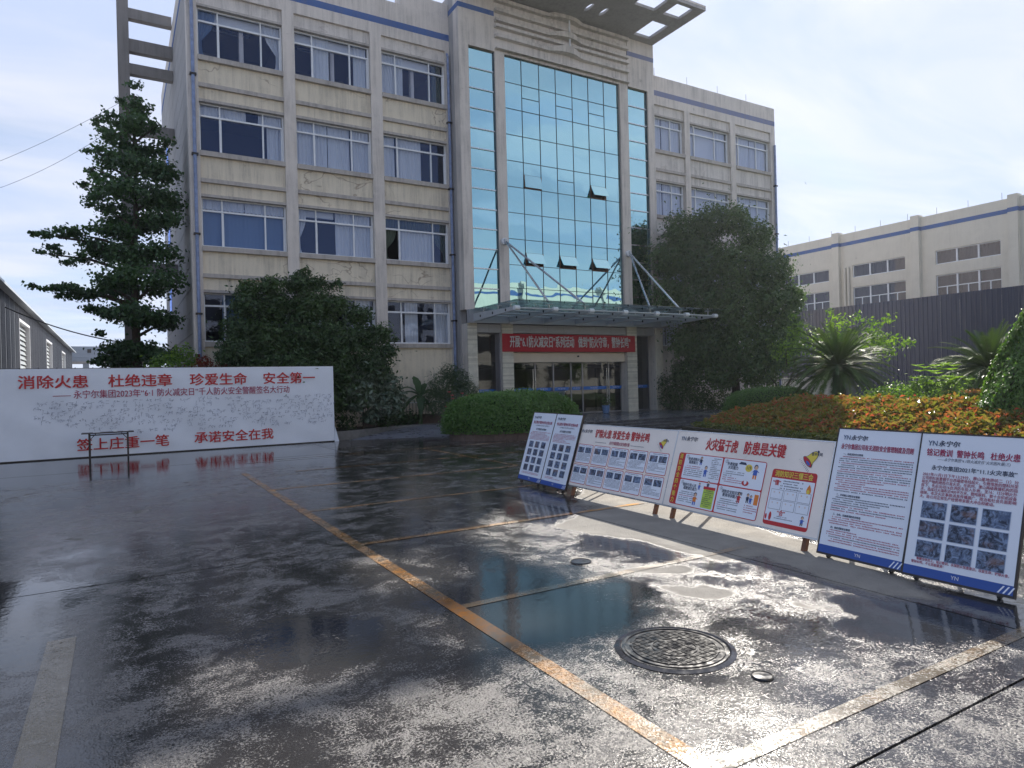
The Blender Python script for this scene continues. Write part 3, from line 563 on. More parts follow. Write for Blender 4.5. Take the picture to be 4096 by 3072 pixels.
# curtain wall glass: panes, sealant grid, metal transoms
zt_m=[14.88,13.83,12.78,11.73,10.68,9.63,8.58,7.52,6.47,5.53,4.58]; xm_m=[13.66,14.51,15.36,16.19,17.04,17.90,18.75,19.58]
g_=MB(); gd=.009
for x in xm_m: g_.box(x-gd,x+gd,TY+.10,TY+.16,4.58,14.88)
for z in zt_m: g_.box(13.66,19.58,TY+.101,TY+.161,z-gd,z+gd)
def pane(x0,x1,z0,z1,open_=0,name='glass_pane'):
    if not open_:
        tx,tz=rnd.gauss(0,.0013),rnd.gauss(0,.0013); w_,h_=x1-x0,z1-z0; y=TY+.12
        o=MB().add([(x0+gd,y,z0+gd),(x1-gd,y+tx*w_,z0+gd),(x1-gd,y+tx*w_+tz*h_,z1-gd),(x0+gd,y+tz*h_,z1-gd)],[(0,1,2,3)]).build(name,M_MIRROR,B); return o
    h_=z1-z0-.02; a=math.radians(open_); y=TY+.10; yy=y-math.sin(a)*h_; zz=z1-math.cos(a)*h_
    o=MB().add([(x0+.02,yy,zz),(x1-.02,yy,zz),(x1-.02,y,z1),(x0+.02,y,z1),(x0+.02,yy+.03,zz+.005),(x1-.02,yy+.03,zz+.005),(x1-.02,y+.03,z1),(x0+.02,y+.03,z1)],[(0,1,2,3),(7,6,5,4),(0,4,5,1),(0,3,7,4),(1,5,6,2)]).build('open_sash',M_MIRROR,B)
    ebox('sash_opening',M_DARKROOM,o,x0+.012,x1-.012,TY+.35,TY+.37,z0,z1)
    for k in ((x0,x0+.03),(x1-.03,x1)): ebox('sash_frame',M_WOOD,o,k[0],k[1],TY+.08,TY+.3,z0,z1)
    ebox('sash_frame',M_WOOD,o,x0+.03,x1-.03,TY+.08,TY+.3,z0,z0+.03)
for i in range(7):
    for j in range(10):
        z1,z0=zt_m[j],zt_m[j+1]; x0,x1=xm_m[i],xm_m[i+1]
        if i in (1,3,5) and j in (1,4,7):
            zs={1:13.32,4:10.18,7:6.99}[j]; pane(x0,x1,zs,z1); g_.box(x0,x1,TY+.1,TY+.16,zs-gd,zs+gd)
            pane(x0,x1,z0,zs,open_={(1,4):11,(5,4):30,(1,7):27,(3,7):32,(5,7):33}.get((i,j),0))
        else: pane(x0,x1,z0,z1)
zs_=[14.88]+[14.08-.785*k for k in range(12)]+[4.58]
for (xa,xb) in ((12.05,13.22),(20.05,21.22)):
    for a,b in zip(zs_[:-1],zs_[1:]):
        pane(xa+.01,xb-.01,b,a)
        ebox('transom_bar',M_STEEL,B,xa,xb-.02,TY+.075,TY+.13,b-.028,b+.012)
    g_.box(xb-.02,xb,TY+.06,TY+.16,4.58,14.88); g_.box(xa,xa+.01,TY+.1,TY+.16,4.58,14.88)
g_.build('sealant_grid',M_MULLION,B)
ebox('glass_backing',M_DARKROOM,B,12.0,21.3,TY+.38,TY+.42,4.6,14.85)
# entrance level
M_STONE=[plain('entrance_stone_%s'%n,c,.65,0,.12,5,.4,50) for n,c in (('pale',(.74,.69,.59)),('mid',(.66,.62,.53)),('dark',(.58,.54,.46)))]
SMESH={}
def strips(x0,x1,z0,z1):
    z=z0
    while z<z1-.01:
        h_=min(.062,z1-z); w_=x1-x0; key=(round(w_,2),rnd.randrange(6))
        if key not in SMESH: SMESH[key]=MB().box(0,w_,0,.04+rnd.uniform(0,.012),0,.057).mesh('stone_strip',M_STONE[key[1]%3])
        o=link('stone_strip',SMESH[key],B); o.location=(x0,TY-.055,z); z+=h_
for (a,b) in ((11.69,12.10),(13.21,13.72),(19.62,20.18),(21.30,21.73)):
    ebox('entrance_column',M_GREY,B,a,b,TY-.01,TY+.5,.28,4.04)
    if a<13:
        for z0,z1 in ((.29,1.0),(1.006,1.70),(1.706,2.38)): ebox('stone_block',M_STONE[1],B,a-.004,b+.004,TY-.06,TY-.011,z0,z1)
        strips(a,b,2.39,4.03)
    elif a>21:
        for z0,z1 in ((.29,1.1),(1.106,2.2),(2.206,3.2),(3.206,4.03)): ebox('stone_block',M_STONE[0],B,a-.004,b+.004,TY-.06,TY-.011,z0,z1)
    else: strips(a,b,.29,4.03)
M_PANEL=plain('grey_metal_panel',(.40,.40,.43),.45,.1,.06)
for (a,b,n_) in ((12.11,13.20,2),(13.73,19.61,7),(20.19,21.29,2)):
    for i in range(n_):
        q=(b-a)/n_; ebox('header_panel',M_PANEL,B,a+q*i+.004,a+q*(i+1)-.004,TY+.02,TY+.5,3.70,4.03)
DY=TY+.42
M_BEIGE=plain('beige_stone_lintel',(.66,.56,.45),.5,0,.08,2)
ebox('door_header',M_BEIGE,B,13.74,19.58,TY+.10,TY+.6,2.52,2.93)
MB().tube([(17.0,TY+.1,2.76),(17.0,TY+.04,2.76)],.035,10).build('door_sensor',M_BLACK,B)
M_DFR=plain('door_frame_aluminium',(.30,.29,.32),.4,.3,.1)
def door(x0,x1,z0=.3,z1=2.52,handle=None,sticker=True,name='glass_door'):
    m=MB(); m.box(x0,x0+.03,DY-.02,DY+.03,z0,z1); m.box(x1-.03,x1,DY-.02,DY+.03,z0,z1); m.box(x0+.03,x1-.03,DY-.02,DY+.03,z0,z0+.05); m.box(x0+.03,x1-.03,DY-.02,DY+.03,z1-.03,z1)
    d_=m.build(name,M_DFR,B); MB().quad((x0+.03,DY,z0+.05),(x1-.03,DY,z0+.05),(x1-.03,DY,z1-.03),(x0+.03,DY,z1-.03)).build('pane',M_DOORGL,d_)
    if handle is not None:
        for q in (-.05,.05): MB().tube([(handle+q,DY-.08,z0+.42),(handle+q,DY-.08,z0+1.95)],.018,8).build('handle',M_STEEL,d_)
    if sticker:
        s_=MB().prism([(x0+.04,1.32),(x1-.16,1.32),(x1-.11,1.46),(x0+.04,1.46)],'y',DY-.014,DY-.010)
        for k in (0,.05): s_.prism([(x1-.12+k,1.32),(x1-.10+k,1.32),(x1-.05+k,1.46),(x1-.07+k,1.46)],'y',DY-.014,DY-.010)
        s_.build('blue_sticker',MATS.get('blue_sticker') or plain('blue_sticker',(.03,.16,.55),.4,0,.03),d_)
        text('white_e','永宁尔',.085,Matrix.Translation((x0+(x1-x0)*.38,DY-.018,1.39))@Matrix.Rotation(R_(90),4,'X'),1,0,'LEFT')
        text('white_e','YN',.085,Matrix.Translation((x0+(x1-x0)*.38-.14,DY-.018,1.39))@Matrix.Rotation(R_(90),4,'X'),1,0,'LEFT')
    return d_
k_=(DY)/(TY)
XD=[13.8,15.02,15.93,16.84,17.45,18.9,19.75]
for a,b in zip(XD[:-1],XD[1:]): door(a,b,handle=b-.1 if abs(a-13.8)<.01 else (b-.12 if abs(a-17.45)<.01 else None))
door(12.14,13.18,z1=3.70,name='side_glass'); door(20.24,21.26,z1=3.70,name='side_glass')
door(13.8,19.75,z0=2.93,z1=3.70,sticker=False,name='top_light')
for x in (13.195,20.19): ebox('reveal_post',M_DFR,B,x-.03,x+.02,DY-.3,DY+.05,.3,3.7)
# lobby
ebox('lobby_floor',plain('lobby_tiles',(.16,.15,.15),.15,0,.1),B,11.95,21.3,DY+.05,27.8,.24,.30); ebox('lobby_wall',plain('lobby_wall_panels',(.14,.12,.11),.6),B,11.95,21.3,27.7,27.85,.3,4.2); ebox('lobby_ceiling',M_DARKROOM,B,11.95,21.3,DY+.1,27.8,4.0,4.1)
# canopy
CN=things('entrance_canopy','grey steel and glass canopy on seven white tipped ribs above the entrance doors','canopy')
ebox('fascia_box',M_PANEL,CN,11.66,21.98,TY-.28,TY-.07,4.045,4.56)
CX=[11.88,13.47,15.08,16.68,18.28,19.88,21.5]
for i,x in enumerate(CX):
    m=MB(); m.prism([(TY-.28,4.09),(19.72,4.22),(19.72,4.33),(TY-.28,4.40)],'x',x-.045,x+.045)
    rb=m.build('rib',M_WHITEMETAL,CN)
    MB().tube([(x-.10,19.72,4.275),(x+.10,19.72,4.275)],.085,14).build('rib_cap',M_FRAME,rb)
    for k in range(3): MB().tube([(x-.05,22.3-.95*k,4.245+.012*k),(x+.05,22.3-.95*k,4.245+.012*k)],.05,10).build('rib_hole',M_BLACK,rb)
    for yy in (20.1,21.0,22.1):
        MB().tube([(x,yy,4.33),(x,yy,4.49)],.022,6).tube([(x-.12,yy-.06,4.49),(x+.12,yy+.06,4.49)],.014,6).tube([(x-.12,yy+.06,4.49),(x+.12,yy-.06,4.49)],.014,6).build('glass_clamp',M_STEEL,rb)
for yy in (19.72,20.6,21.5,22.35): MB().tube([(11.88,yy,4.275),(21.5,yy,4.275)],.028,8).build('cross_rod',M_WHITEMETAL,CN)
for a,b in zip([11.66]+CX[1:-1],CX[1:-1]+[21.98]): MB().box(a+.01,b-.01,19.38,TY-.08,4.515,4.53).build('glass_panel',M_CANGL,CN)
for bx,xs__ in ((13.43,(13.47,15.08)),(19.82,(18.28,19.88))):
    br=MB().tube([(bx,TY,7.33),(bx,TY-.12,7.33)],.14,12).build('tie_bracket',M_FRAME,CN)
    MB().box(bx-.05,bx+.05,TY-.2,TY-.1,7.2,7.42).build('bracket_plate',M_WHITEMETAL,br)
    for x in xs__: MB().tube([(bx,TY-.16,7.31),(x,20.1,4.56)],.04,10).build('tie_rod',M_STEEL,CN)
# red banner over doors
RB=things('red_banner','red cloth banner with white slogan hung across the entrance','banner')
m=MB(); nx=40
for i in range(nx+1):
    x=13.17+(20.02-13.17)*i/nx; yy=TY-.11+.008*math.sin(i*.9)
    m.v+= [(x,yy,2.94),(x,yy-.004*math.cos(i),3.66)]
m.f=[(2*i,2*i+2,2*i+3,2*i+1) for i in range(nx)]; m.fix=False
M_RED=plain('red_cloth',(.42,.018,.03),.8,0,.08)
m.build('cloth',M_RED,RB,smooth=True)
T90=Matrix.Rotation(R_(90),4,'X')
text('rb','开展“6.1防火减灾日”系列活动   做到“防火守章，警钟长鸣”',.50,Matrix.Translation((16.62,TY-.135,3.31))@T90,.69,.012,'CENTER',fit=6.2)
text('desk','YN 永宁尔',.22,Matrix.Translation((15.25,24.71,.98))@T90,1,.01)
# CCTV
CC=things('security_camera','small cctv camera on a thin white conduit by the left downpipe','camera')
MB().tube([(2.28,FY-.03,.2),(2.28,FY-.03,2.55)],.02,6).build('conduit',M_FRAME,CC)
MB().box(2.2,2.34,FY-.30,FY-.08,2.78,2.88).build('housing',M_BLACK,CC); MB().box(2.24,2.34,FY-.1,FY,2.74,2.9).build('mount',M_FRAME,CC)
# lobby furniture
DS=things('reception_desk','pale grey reception desk with dark company logo behind the glass doors','desk')
ebox('front_panel',plain('desk_front',(.62,.66,.66),.5),DS,14.9,17.3,24.72,24.8,.3,1.22); ebox('desktop',M_FRAME,DS,14.85,17.35,24.7,25.3,1.22,1.27)
def pot(x,y,lab,h_=.35,c=(.12,.22,.42)):
    q=things('potted_plant',lab,'potted plant'); MB().tube([(x,y,.291),(x,y,.31),(x,y,.29+h_*.9),(x,y,.29+h_)],[.11,.13,.17,.18],14).build('pot',MATS.get('glazed_pot') or plain('glazed_pot',c,.2,0,.4,20),q)
    crown('foliage',[(x,y,.29+h_+.2,.26),(x+.1,y,.29+h_+.1,.18)],900,.09,F_DARK,q)
pot(18.05,22.75,'small dark plant in blue glazed pot outside the entrance doors')
pot(16.15,24.3,'dark leafy plant in a pot behind the entrance glass')
ebox_=None
# rods on the parapet
rodm=MB().tube([(0,0,0),(0,0,.45)],.008,4).mesh('lightning_rod',M_DARKMETAL)
for x in np.arange(22.6,31,2.15): o=link('lightning_rod',rodm,B); o.location=(x,FY+.15,16.22)
for x in (3,5.5,8): o=link('lightning_rod',rodm,B); o.location=(x,FY+.15,16.22)
VEIL_DENS=.0005  # density of the added glare volume
# ================= big white signing banner =================
WB=things('signing_wall','long white signing board with red slogans and rows of handwritten signatures','banner')
M_VINYL=plain('white_vinyl',(.78,.83,.93),.45,0,.05,1.2)
bx0,bx1,bz0,bz1,by=-2.62,5.86,.03,2.36,20.98
nx,nz=90,26; V=[];F=[]
for j in range(nz+1):
    for i in range(nx+1):
        x=bx0+(bx1-bx0)*i/nx; z=bz0+(bz1-bz0)*j/nz; e=min(i,nx-i,j*2,(nz-j)*2)/6
        w_=(math.sin((x*1.4+z*2.3)*2.1)*math.sin(z*1.7+x*.3)*.012+.010*math.sin((x+z*.6)*5)*max(0,1-abs(x+.9)/2.2))*min(1,e)
        V.append((x,by+w_,z))
for j in range(nz):
    for i in range(nx): a=j*(nx+1)+i; F.append((a,a+1,a+nx+2,a+nx+1))
m=MB(); m.v=V; m.f=F; m.fix=False; m.build('vinyl_sheet',M_VINYL,WB,smooth=True)
fr=MB(); fr.box(bx0,bx1,by+.03,by+.07,bz1-.02,bz1+.015).box(bx0,bx1,by+.03,by+.07,.0,.05)
for x in np.linspace(bx0,bx1-.04,8): fr.box(x,x+.04,by+.031,by+.069,.05,bz1-.02)
fr.build('frame',M_DARKMETAL,WB)
for x in (bx0+.5,0,2.5,5.4): MB().tube([(x,by+.07,1.7),(x,by+.34,.0)],.02,6).build('brace',M_DARKMETAL,WB)
gm=MB()
for i in range(22): gm.box(bx0+.1+i*.395,bx0+.12+i*.395,by-.004,by+.03,bz1-.005,bz1+.03)
gm.build('grommet_ties',M_BLACK,WB,kind='stuff')
MB().prism([(5.86,.0),(5.99,.0),(5.88,.45)],'y',by-.02,by+.1).build('corner_wedge',MATS['white_vinyl'],WB)
def onb(px,py): # banner coordinates measured along the board: metres from its left/bottom
    return Matrix.Translation((px,by-.022,py))@T90
for s_,x0,x1_ in (('消除火患',-2.15,-.65),('杜绝违章',-.19,1.33),('珍爱生命',1.79,3.30),('安全第一',3.77,5.28)): text('wb_red',s_,.36,onb(x0,1.99),1,.016,fit=x1_-x0)
text('wb_pur','—— 永宁尔集团2023年“6·1 防火减灾日”千人防火安全警醒签名大行动',.235,onb(-1.43,1.66),1,.004,fit=5.94)
text('wb_red','签上庄重一笔',.34,onb(-.93,.32),1,.014,fit=2.15); text('wb_red','承诺安全在我',.34,onb(1.87,.34),1,.014,fit=2.14)
sg=MB(); rs=random.Random(5)
def stroke(x,z,pts,w_=.006):
    for a,b in zip(pts[:-1],pts[1:]):
        d=Vector((b[0]-a[0],0,b[1]-a[1])); 
        if d.length<1e-4: continue
        n_=Vector((-d.z,0,d.x)).normalized()*w_*.5; A=Vector((x+a[0],by-.024,z+a[1])); Bv=Vector((x+b[0],by-.024,z+b[1])); sg.add([A-n_,Bv-n_,Bv+n_,A+n_],[(0,1,2,3)])
for row in range(8):
    x=-1.95+rs.uniform(0,.3)+(.55 if row>4 else 0)+(.5 if row>5 else 0); z=1.47-row*.115
    while x<5.7:
        n_=rs.choice((2,3,3)); h_=rs.uniform(.06,.11)*(1.5 if rs.random()<.06 else 1)
        if rs.random()<(.12 if row<6 else .5): x+=rs.uniform(.15,.5); continue
        for k in range(n_):
            for q in range(rs.randint(3,5)):
                cx,cz=rs.uniform(0,.6)*h_,rs.uniform(-.5,.4)*h_; ty=rs.random()
                dx_,dz_=(rs.uniform(.4,.8)*h_,rs.uniform(0,.15)*h_) if ty<.45 else ((rs.uniform(-.1,.1)*h_,-rs.uniform(.4,.8)*h_) if ty<.75 else (rs.uniform(-.5,.5)*h_,-rs.uniform(.3,.6)*h_))
                stroke(x,z+rs.uniform(-.01,.01),[(cx,cz),(cx+dx_*.5,cz+dz_*.6),(cx+dx_,cz+dz_)])
            x+=h_*.95
        x+=rs.uniform(.04,.16)
sg.build('signatures',plain('marker_ink',(.20,.23,.33),.6),WB,kind='stuff')
# table with markers
TB=things('folding_table','narrow black folding table in front of the white signing board','table')
ebox('tabletop',M_DARKMETAL,TB,-.80,.36,20.1,20.48,.665,.69)
for x in (-.63,.22):
    for y in (20.14,20.44): ebox('leg',M_DARKMETAL,TB,x-.02,x+.02,y-.018,y+.018,0,.665)
    MB().tube([(x,20.14,.5),(x+(.14 if x<0 else -.14),20.14,.66)],.01,6).build('brace',M_DARKMETAL,TB)
ebox('stretcher',M_DARKMETAL,TB,-.63,.22,20.43,20.45,.6,.63)
for i,(x,c) in enumerate(((-.55,'flat white sheet of paper on the left of the black table'),(-.1,'white marker box in the middle of the black table'),(.12,'small white tray at the right end of the black table'))):
    o=ebox(('paper_sheet','marker_box','pen_tray')[i],M_FRAME,None,x,x+(.16,.09,.12)[i],20.2,20.3,.692,(.70,.722,.715)[i]); tag(o,c,('paper','box','tray')[i])
# ================= notice boards =================
M_PW=plain('poster_white',(.76,.82,.94),.35,0,.03,1); M_PP=plain('poster_pink_white',(.86,.80,.76),.35,0,.12,1.1)
M_INKR=plain('ink_red',(.50,.02,.03),.5,0,0); M_INKP=plain('ink_purple_red',(.36,.02,.09),.5,0,0); M_INKN=plain('ink_navy',(.02,.035,.09),.5,0,0); M_INKY=plain('ink_yellow',(.75,.60,.08),.5,0,0); M_BLUEP=plain('poster_blue',(.015,.075,.36),.4,0,0.03)
M_INKW=plain('ink_white',(.72,.74,.8),.5,0,0); M_INKB=plain('ink_blue',(.04,.12,.5),.5,0,0); M_INKG=plain('ink_lime',(.45,.62,.08),.5,0,0); M_INKO=plain('ink_orange',(.75,.22,.03),.5,0,0); M_SKIN=plain('ink_peach',(.7,.45,.32),.5,0,0)
def photo_mat():
    m,t,b,o=base_mat('printed_photo'); b.inputs['Roughness'].default_value=.35
    oi=N(t,'ShaderNodeObjectInfo'); tcx=N(t,'ShaderNodeTexCoord'); ad_=N(t,'ShaderNodeVectorMath',operation='ADD'); L(t,tcx.outputs['Object'],ad_.inputs[0])
    cb_=N(t,'ShaderNodeCombineXYZ'); s_=mth(t,'MULTIPLY',oi.outputs['Random'],50); L(t,s_,cb_.inputs[2]); L(t,s_,cb_.inputs[0]); L(t,cb_.outputs[0],ad_.inputs[1])
    v=ad_.outputs[0]; n=noise(t,v,16,6,.7,1.5); n2=noise(t,v,7,3,.5,.5)
    col=mixc(t,rng(t,n,.42,.66,0,1),(.008,.016,.045),(.24,.34,.55)); col=mixc(t,rng(t,n2,.55,.7,0,.5),col,(.22,.10,.05)); col=mixc(t,rng(t,n2,.40,.28,0,.7),col,(.05,.09,.20))
    L(t,col,b.inputs['Base Color']); return m
M_PHOTO=photo_mat()
KEYS={'white_e':('lettering',M_INKW,B),'rb':('lettering',plain('banner_letter_white',(.62,.60,.60),.7,0,0),RB),'desk':('lettering',M_INKN,DS),'wb_red':('lettering',M_INKR,WB),'wb_pur':('subtitle',M_INKP,WB)}
def frame_M(BL,BR,lean):
    ux=(Vector(BR)-Vector(BL)).normalized(); a=math.radians(lean); n0=Vector((-ux.y,ux.x,0)); 
    if n0.x<0: n0=-n0
    v=n0*math.sin(a)+Vector((0,0,math.cos(a))); n=ux.cross(v)
    Mx=Matrix(((ux.x,v.x,n.x,BL[0]),(ux.y,v.y,n.y,BL[1]),(ux.z,v.z,n.z,BL[2]),(0,0,0,1)))
    return Mx
BID=[0]
class Board:
    def __init__(s,label,BL,BR,Ln,lean,panel_mat,frame_mat,kind):
        BID[0]+=1; s.id='b%d'%BID[0]; s.M=frame_M(BL,BR,lean); s.w=(Vector(BR)-Vector(BL)).length; s.h=Ln; s.lay=0
        s.root=things('notice_board',label,'notice board','notice boards standing in a row on the wet yard'); M_=s.M
        MB().box(0,s.w,0,s.h,-.018,-.001,M_).build('panel',panel_mat,s.root)
        fm=MB(); t=.012
        fm.box(-t,s.w+t,s.h,s.h+t,-.035,.002,M_).box(-t,s.w+t,-t*1.6,0,-.035,.002,M_).box(-t,0,0,s.h,-.034,.001,M_).box(s.w,s.w+t,0,s.h,-.034,.001,M_)
        fm.build('frame',frame_mat,s.root)
        s.q={}
        top=M_@Vector((0,s.h*.97,-.05)); 
        zb=BL[2]
        for uu in ((.12,.88) if kind!='wide' else (.07,.93)):
            A=M_@Vector((s.w*uu,s.h*.97,-.05)); foot=M_@Vector((s.w*uu,-zb/math.cos(R_(lean))+.0,-.045)); back=Vector((A.x+.42,A.y,0.0))
            rl=.017 if kind!='wide' else .024
            if kind=='wide':
                f0=M_@Vector((s.w*uu,-zb/math.cos(R_(lean))*1.0,-.05)); 
                MB().box(-rl,rl,-zb/math.cos(R_(lean))+.012,s.h*.98,-.075,-.036,M_@Matrix.Translation((s.w*uu,0,0))).build('leg',frame_mat if frame_mat is not M_STEEL else M_WOOD,s.root)
            else:
                MB().box(-.012,.012,-zb/math.cos(R_(lean))+.03,s.h*.9,-.06,-.036,M_@Matrix.Translation((s.w*uu,0,0))).build('leg',M_DARKMETAL,s.root)
                p0=M_@Vector((s.w*uu,-zb/math.cos(R_(lean)),-.045)); MB().tube([(p0.x,p0.y-.012,.022),(p0.x,p0.y+.012,.022)],.022,10).build('caster',M_BLACK,s.root)
            MB().tube([A,back],rl,6).build('rear_strut',M_WOOD if kind=='wide' else M_DARKMETAL,s.root)
    def P(s,x,y,z=0): return s.M@Vector((x,y,z))
    def rect(s,x0,x1,y0,y1,mat,lv=1,r=0,name=None):
        k=(mat.name,name or 'print'); m=s.q.setdefault(k,(MB(),mat,name or 'print'))[0]; z=.0009*lv
        if r<=0: m.add([s.P(x0,y0,z),s.P(x1,y0,z),s.P(x1,y1,z),s.P(x0,y1,z)],[(0,1,2,3)])
        else:
            pts=[]
            for cx,cy_,a0 in ((x1-r,y0+r,-90),(x1-r,y1-r,0),(x0+r,y1-r,90),(x0+r,y0+r,180)):
                for k2 in range(4): th=R_(a0+30*k2); pts.append(s.P(cx+r*math.cos(th),cy_+r*math.sin(th),z))
            m.add(pts,[tuple(range(len(pts)))])
    def poly(s,pts,mat,lv=2,name='picture'):
        k=(mat.name,name); m=s.q.setdefault(k,(MB(),mat,name))[0]; m.add([s.P(x,y,.0009*lv) for x,y in pts],[tuple(range(len(pts)))])
    def ell(s,cx,cy_,rx,ry,mat,lv=2,n=14,rot=0,name='picture'):
        c0,s0=math.cos(rot),math.sin(rot); s.poly([(cx+rx*math.cos(t)*c0-ry*math.sin(t)*s0,cy_+rx*math.cos(t)*s0+ry*math.sin(t)*c0) for t in [2*math.pi*i/n for i in range(n)]],mat,lv,name)
    def t(s,body,x,y,size,mat,sx=1,bold=0.,align='LEFT',lv=3,shear=0,fit=None):
        key=s.id+mat.name; KEYS[key]=('lettering',mat,s.root); text(key,body,size,s.M@Matrix.Translation((x,y,.0009*lv)),sx,bold,align,shear=shear,fit=fit)
    def fine(s,x0,x1,y1,y0,pitch,mat,cw=None,lv=2,first=True,ind=.03,fill=.93,mat2=None):
        "lines of print too small to read"
        y=y1; cw=cw or pitch*.62; q=s.id
        while y>y0:
            x=x0+(ind if rs.random()<.25 or first else 0); first=False; end=x0+(x1-x0)*(1 if rs.random()<.72 else rs.uniform(.4,.9)); mm=mat2 if (mat2 and rs.random()<.35) else mat
            while x<end:
                if rs.random()<fill:
                    hh=pitch*rs.uniform(.3,.5); s.rect(x,x+cw*.62,y-hh/2,y+hh/2-.0,mm,lv,name='small_print')
                x+=cw
            y-=pitch
    def photo(s,x0,x1,y0,y1,border=True):
        if border: s.rect(x0-.004,x1+.004,y0-.004,y1+.004,M_BLUE2,1.5)
        o=MB().add([(0,0,0),(x1-x0,0,0),(x1-x0,y1-y0,0),(0,y1-y0,0)],[(0,1,2,3)]).build('photo_print',M_PHOTO,s.root); o.matrix_local=s.M@Matrix.Translation((x0,y0,.0025))
    def logo(s,x,y,h):
        s.t('YN',x,y,h*1.25,M_LOGO,.9,.01); s.t('永宁尔',x+h*1.65,y,h*1.05,M_INKN,1.05,.02,shear=.15)
    def done(s):
        for m,mat,name in s.q.values():
            m.fix=False; o=m.build(name,mat,s.root)
            if name in('small_print','picture','stripe','print'): o['kind']='stuff'
M_BLUE2=plain('photo_border_blue',(.28,.38,.58),.4,0,0); M_LOGO=plain('logo_slate_blue',(.08,.13,.24),.4,0,0)
def banded(b,red_title,title,sub,head,rows,pad=.08,footer=True):
    w,h=b.w,b.h; b.rect(0,w,0,h*.06,M_BLUEP,1)
    for k in range(3): b.poly([(w*.87+k*.035,0.004),(w*.885+k*.035,.004),(w*.93+k*.033,h*.05),(w*.915+k*.033,h*.05)],M_PW,2,'stripe')
    b.t('YN',w*.5,h*.03,h*.036,M_INKW,1,.0,'CENTER'); b.logo(w*.07,h*.93,h*.042)
# posters A1, A2 far left
for i,(u0,u1,lab) in enumerate(((0,.493,'far left tall poster board of a close pair, showing a grid of twelve small photos'),(.507,1,'tall white poster board with brown right edge, second from the far left of the row'))):
    BL=Vector((5.88,9.86,.07)); BR=Vector((5.77,8.31,.07)); a=BL.lerp(BR,u0); c=BL.lerp(BR,u1)
    b=Board(lab,a,c,1.16,18,M_PW,M_DARKMETAL,'tall'); w,h=b.w,b.h
    banded(b,0,0,0,0,0); b.t('铭记教训 警钟长鸣 杜绝火患',w*.5,h*.855,.055,M_INKP,.88,.014,'CENTER',fit=w*.82); b.t('——永宁尔集团“6.1防火减灾日”火灾图片展('+('一' if i==0 else '二')+')',w*.5,h*.81,.026,M_INKN,.9,0,'CENTER')
    b.t('永宁尔集团“火灾事故”',w*.5,h*.755,.04,M_INKN,.9,.01,'CENTER'); b.fine(w*.07,w*.93,h*.715,h*.60,.021,M_INKP)
    for r_ in range(4):
        for c_ in range(3): x=w*(.13+.27*c_); y=h*(.485-.115*r_); b.photo(x,x+w*.18,y,y+h*.09,False)
    b.fine(w*.1,w*.85,h*.115,h*.09,.018,M_INKP); b.done()
# wide boards
def bell(b,cx,cy_,s_):
    a=-.75
    def T(x,y): return (cx+s_*(x*math.cos(a)-y*math.sin(a)),cy_+s_*(x*math.sin(a)+y*math.cos(a)))
    out=[(-.55,-.5),(-.35,-.2),(-.3,.25),(-.18,.5),(.0,.58),(.18,.5),(.3,.25),(.35,-.2),(.55,-.5)]
    b.poly([T(x*1.1,y*1.08) for x,y in out],M_INKN,2); b.poly([T(x,y) for x,y in out],M_INKY,3)
    b.ell(*T(0,-.5),.58*s_,.22*s_,M_INKN,4,16,a); b.ell(*T(0,-.5),.53*s_,.18*s_,M_INKR,5,16,a); b.ell(*T(.12,-.53),.25*s_,.1*s_,M_INKB,6,12,a); b.ell(*T(0,.66),.1*s_,.1*s_,M_INKN,3,10)
    for k in range(9):
        x=-.6+.15*k; p0=T(x,-.82); p1=T(x*1.12,-1.0); b.poly([p0,(p0[0]+.004,p0[1]),(p1[0]+.004,p1[1]),p1],M_INKN,2)
    b.t('警钟长鸣',*T(-.25,.12),s_*.3,M_INKN,.8,0.01)
def figure(b,x,y,s_,c,c2=None):
    "small printed cartoon person"
    b.ell(x,y+s_*.78,s_*.16,s_*.17,M_INKN,3); b.ell(x+.1*s_*.2,y+s_*.74,s_*.12,s_*.13,M_SKIN,4)
    b.poly([(x-s_*.18,y+s_*.25),(x+s_*.16,y+s_*.25),(x+s_*.13,y+s_*.6),(x-s_*.14,y+s_*.6)],c,3); b.poly([(x-s_*.3,y+s_*.4),(x-s_*.12,y+s_*.58),(x-s_*.12,y+s_*.48)],c,3)
    b.poly([(x+s_*.12,y+s_*.58),(x+s_*.34,y+s_*.44),(x+s_*.12,y+s_*.48)],c,3); b.poly([(x-s_*.16,y),(x-s_*.05,y),(x-.01*s_,y+s_*.25),(x-s_*.15,y+s_*.25)],c2 or M_INKB,3); b.poly([(x+s_*.04,y),(x+s_*.14,y),(x+s_*.14,y+s_*.25),(x+.02*s_,y+s_*.25)],c2 or M_INKB,3)
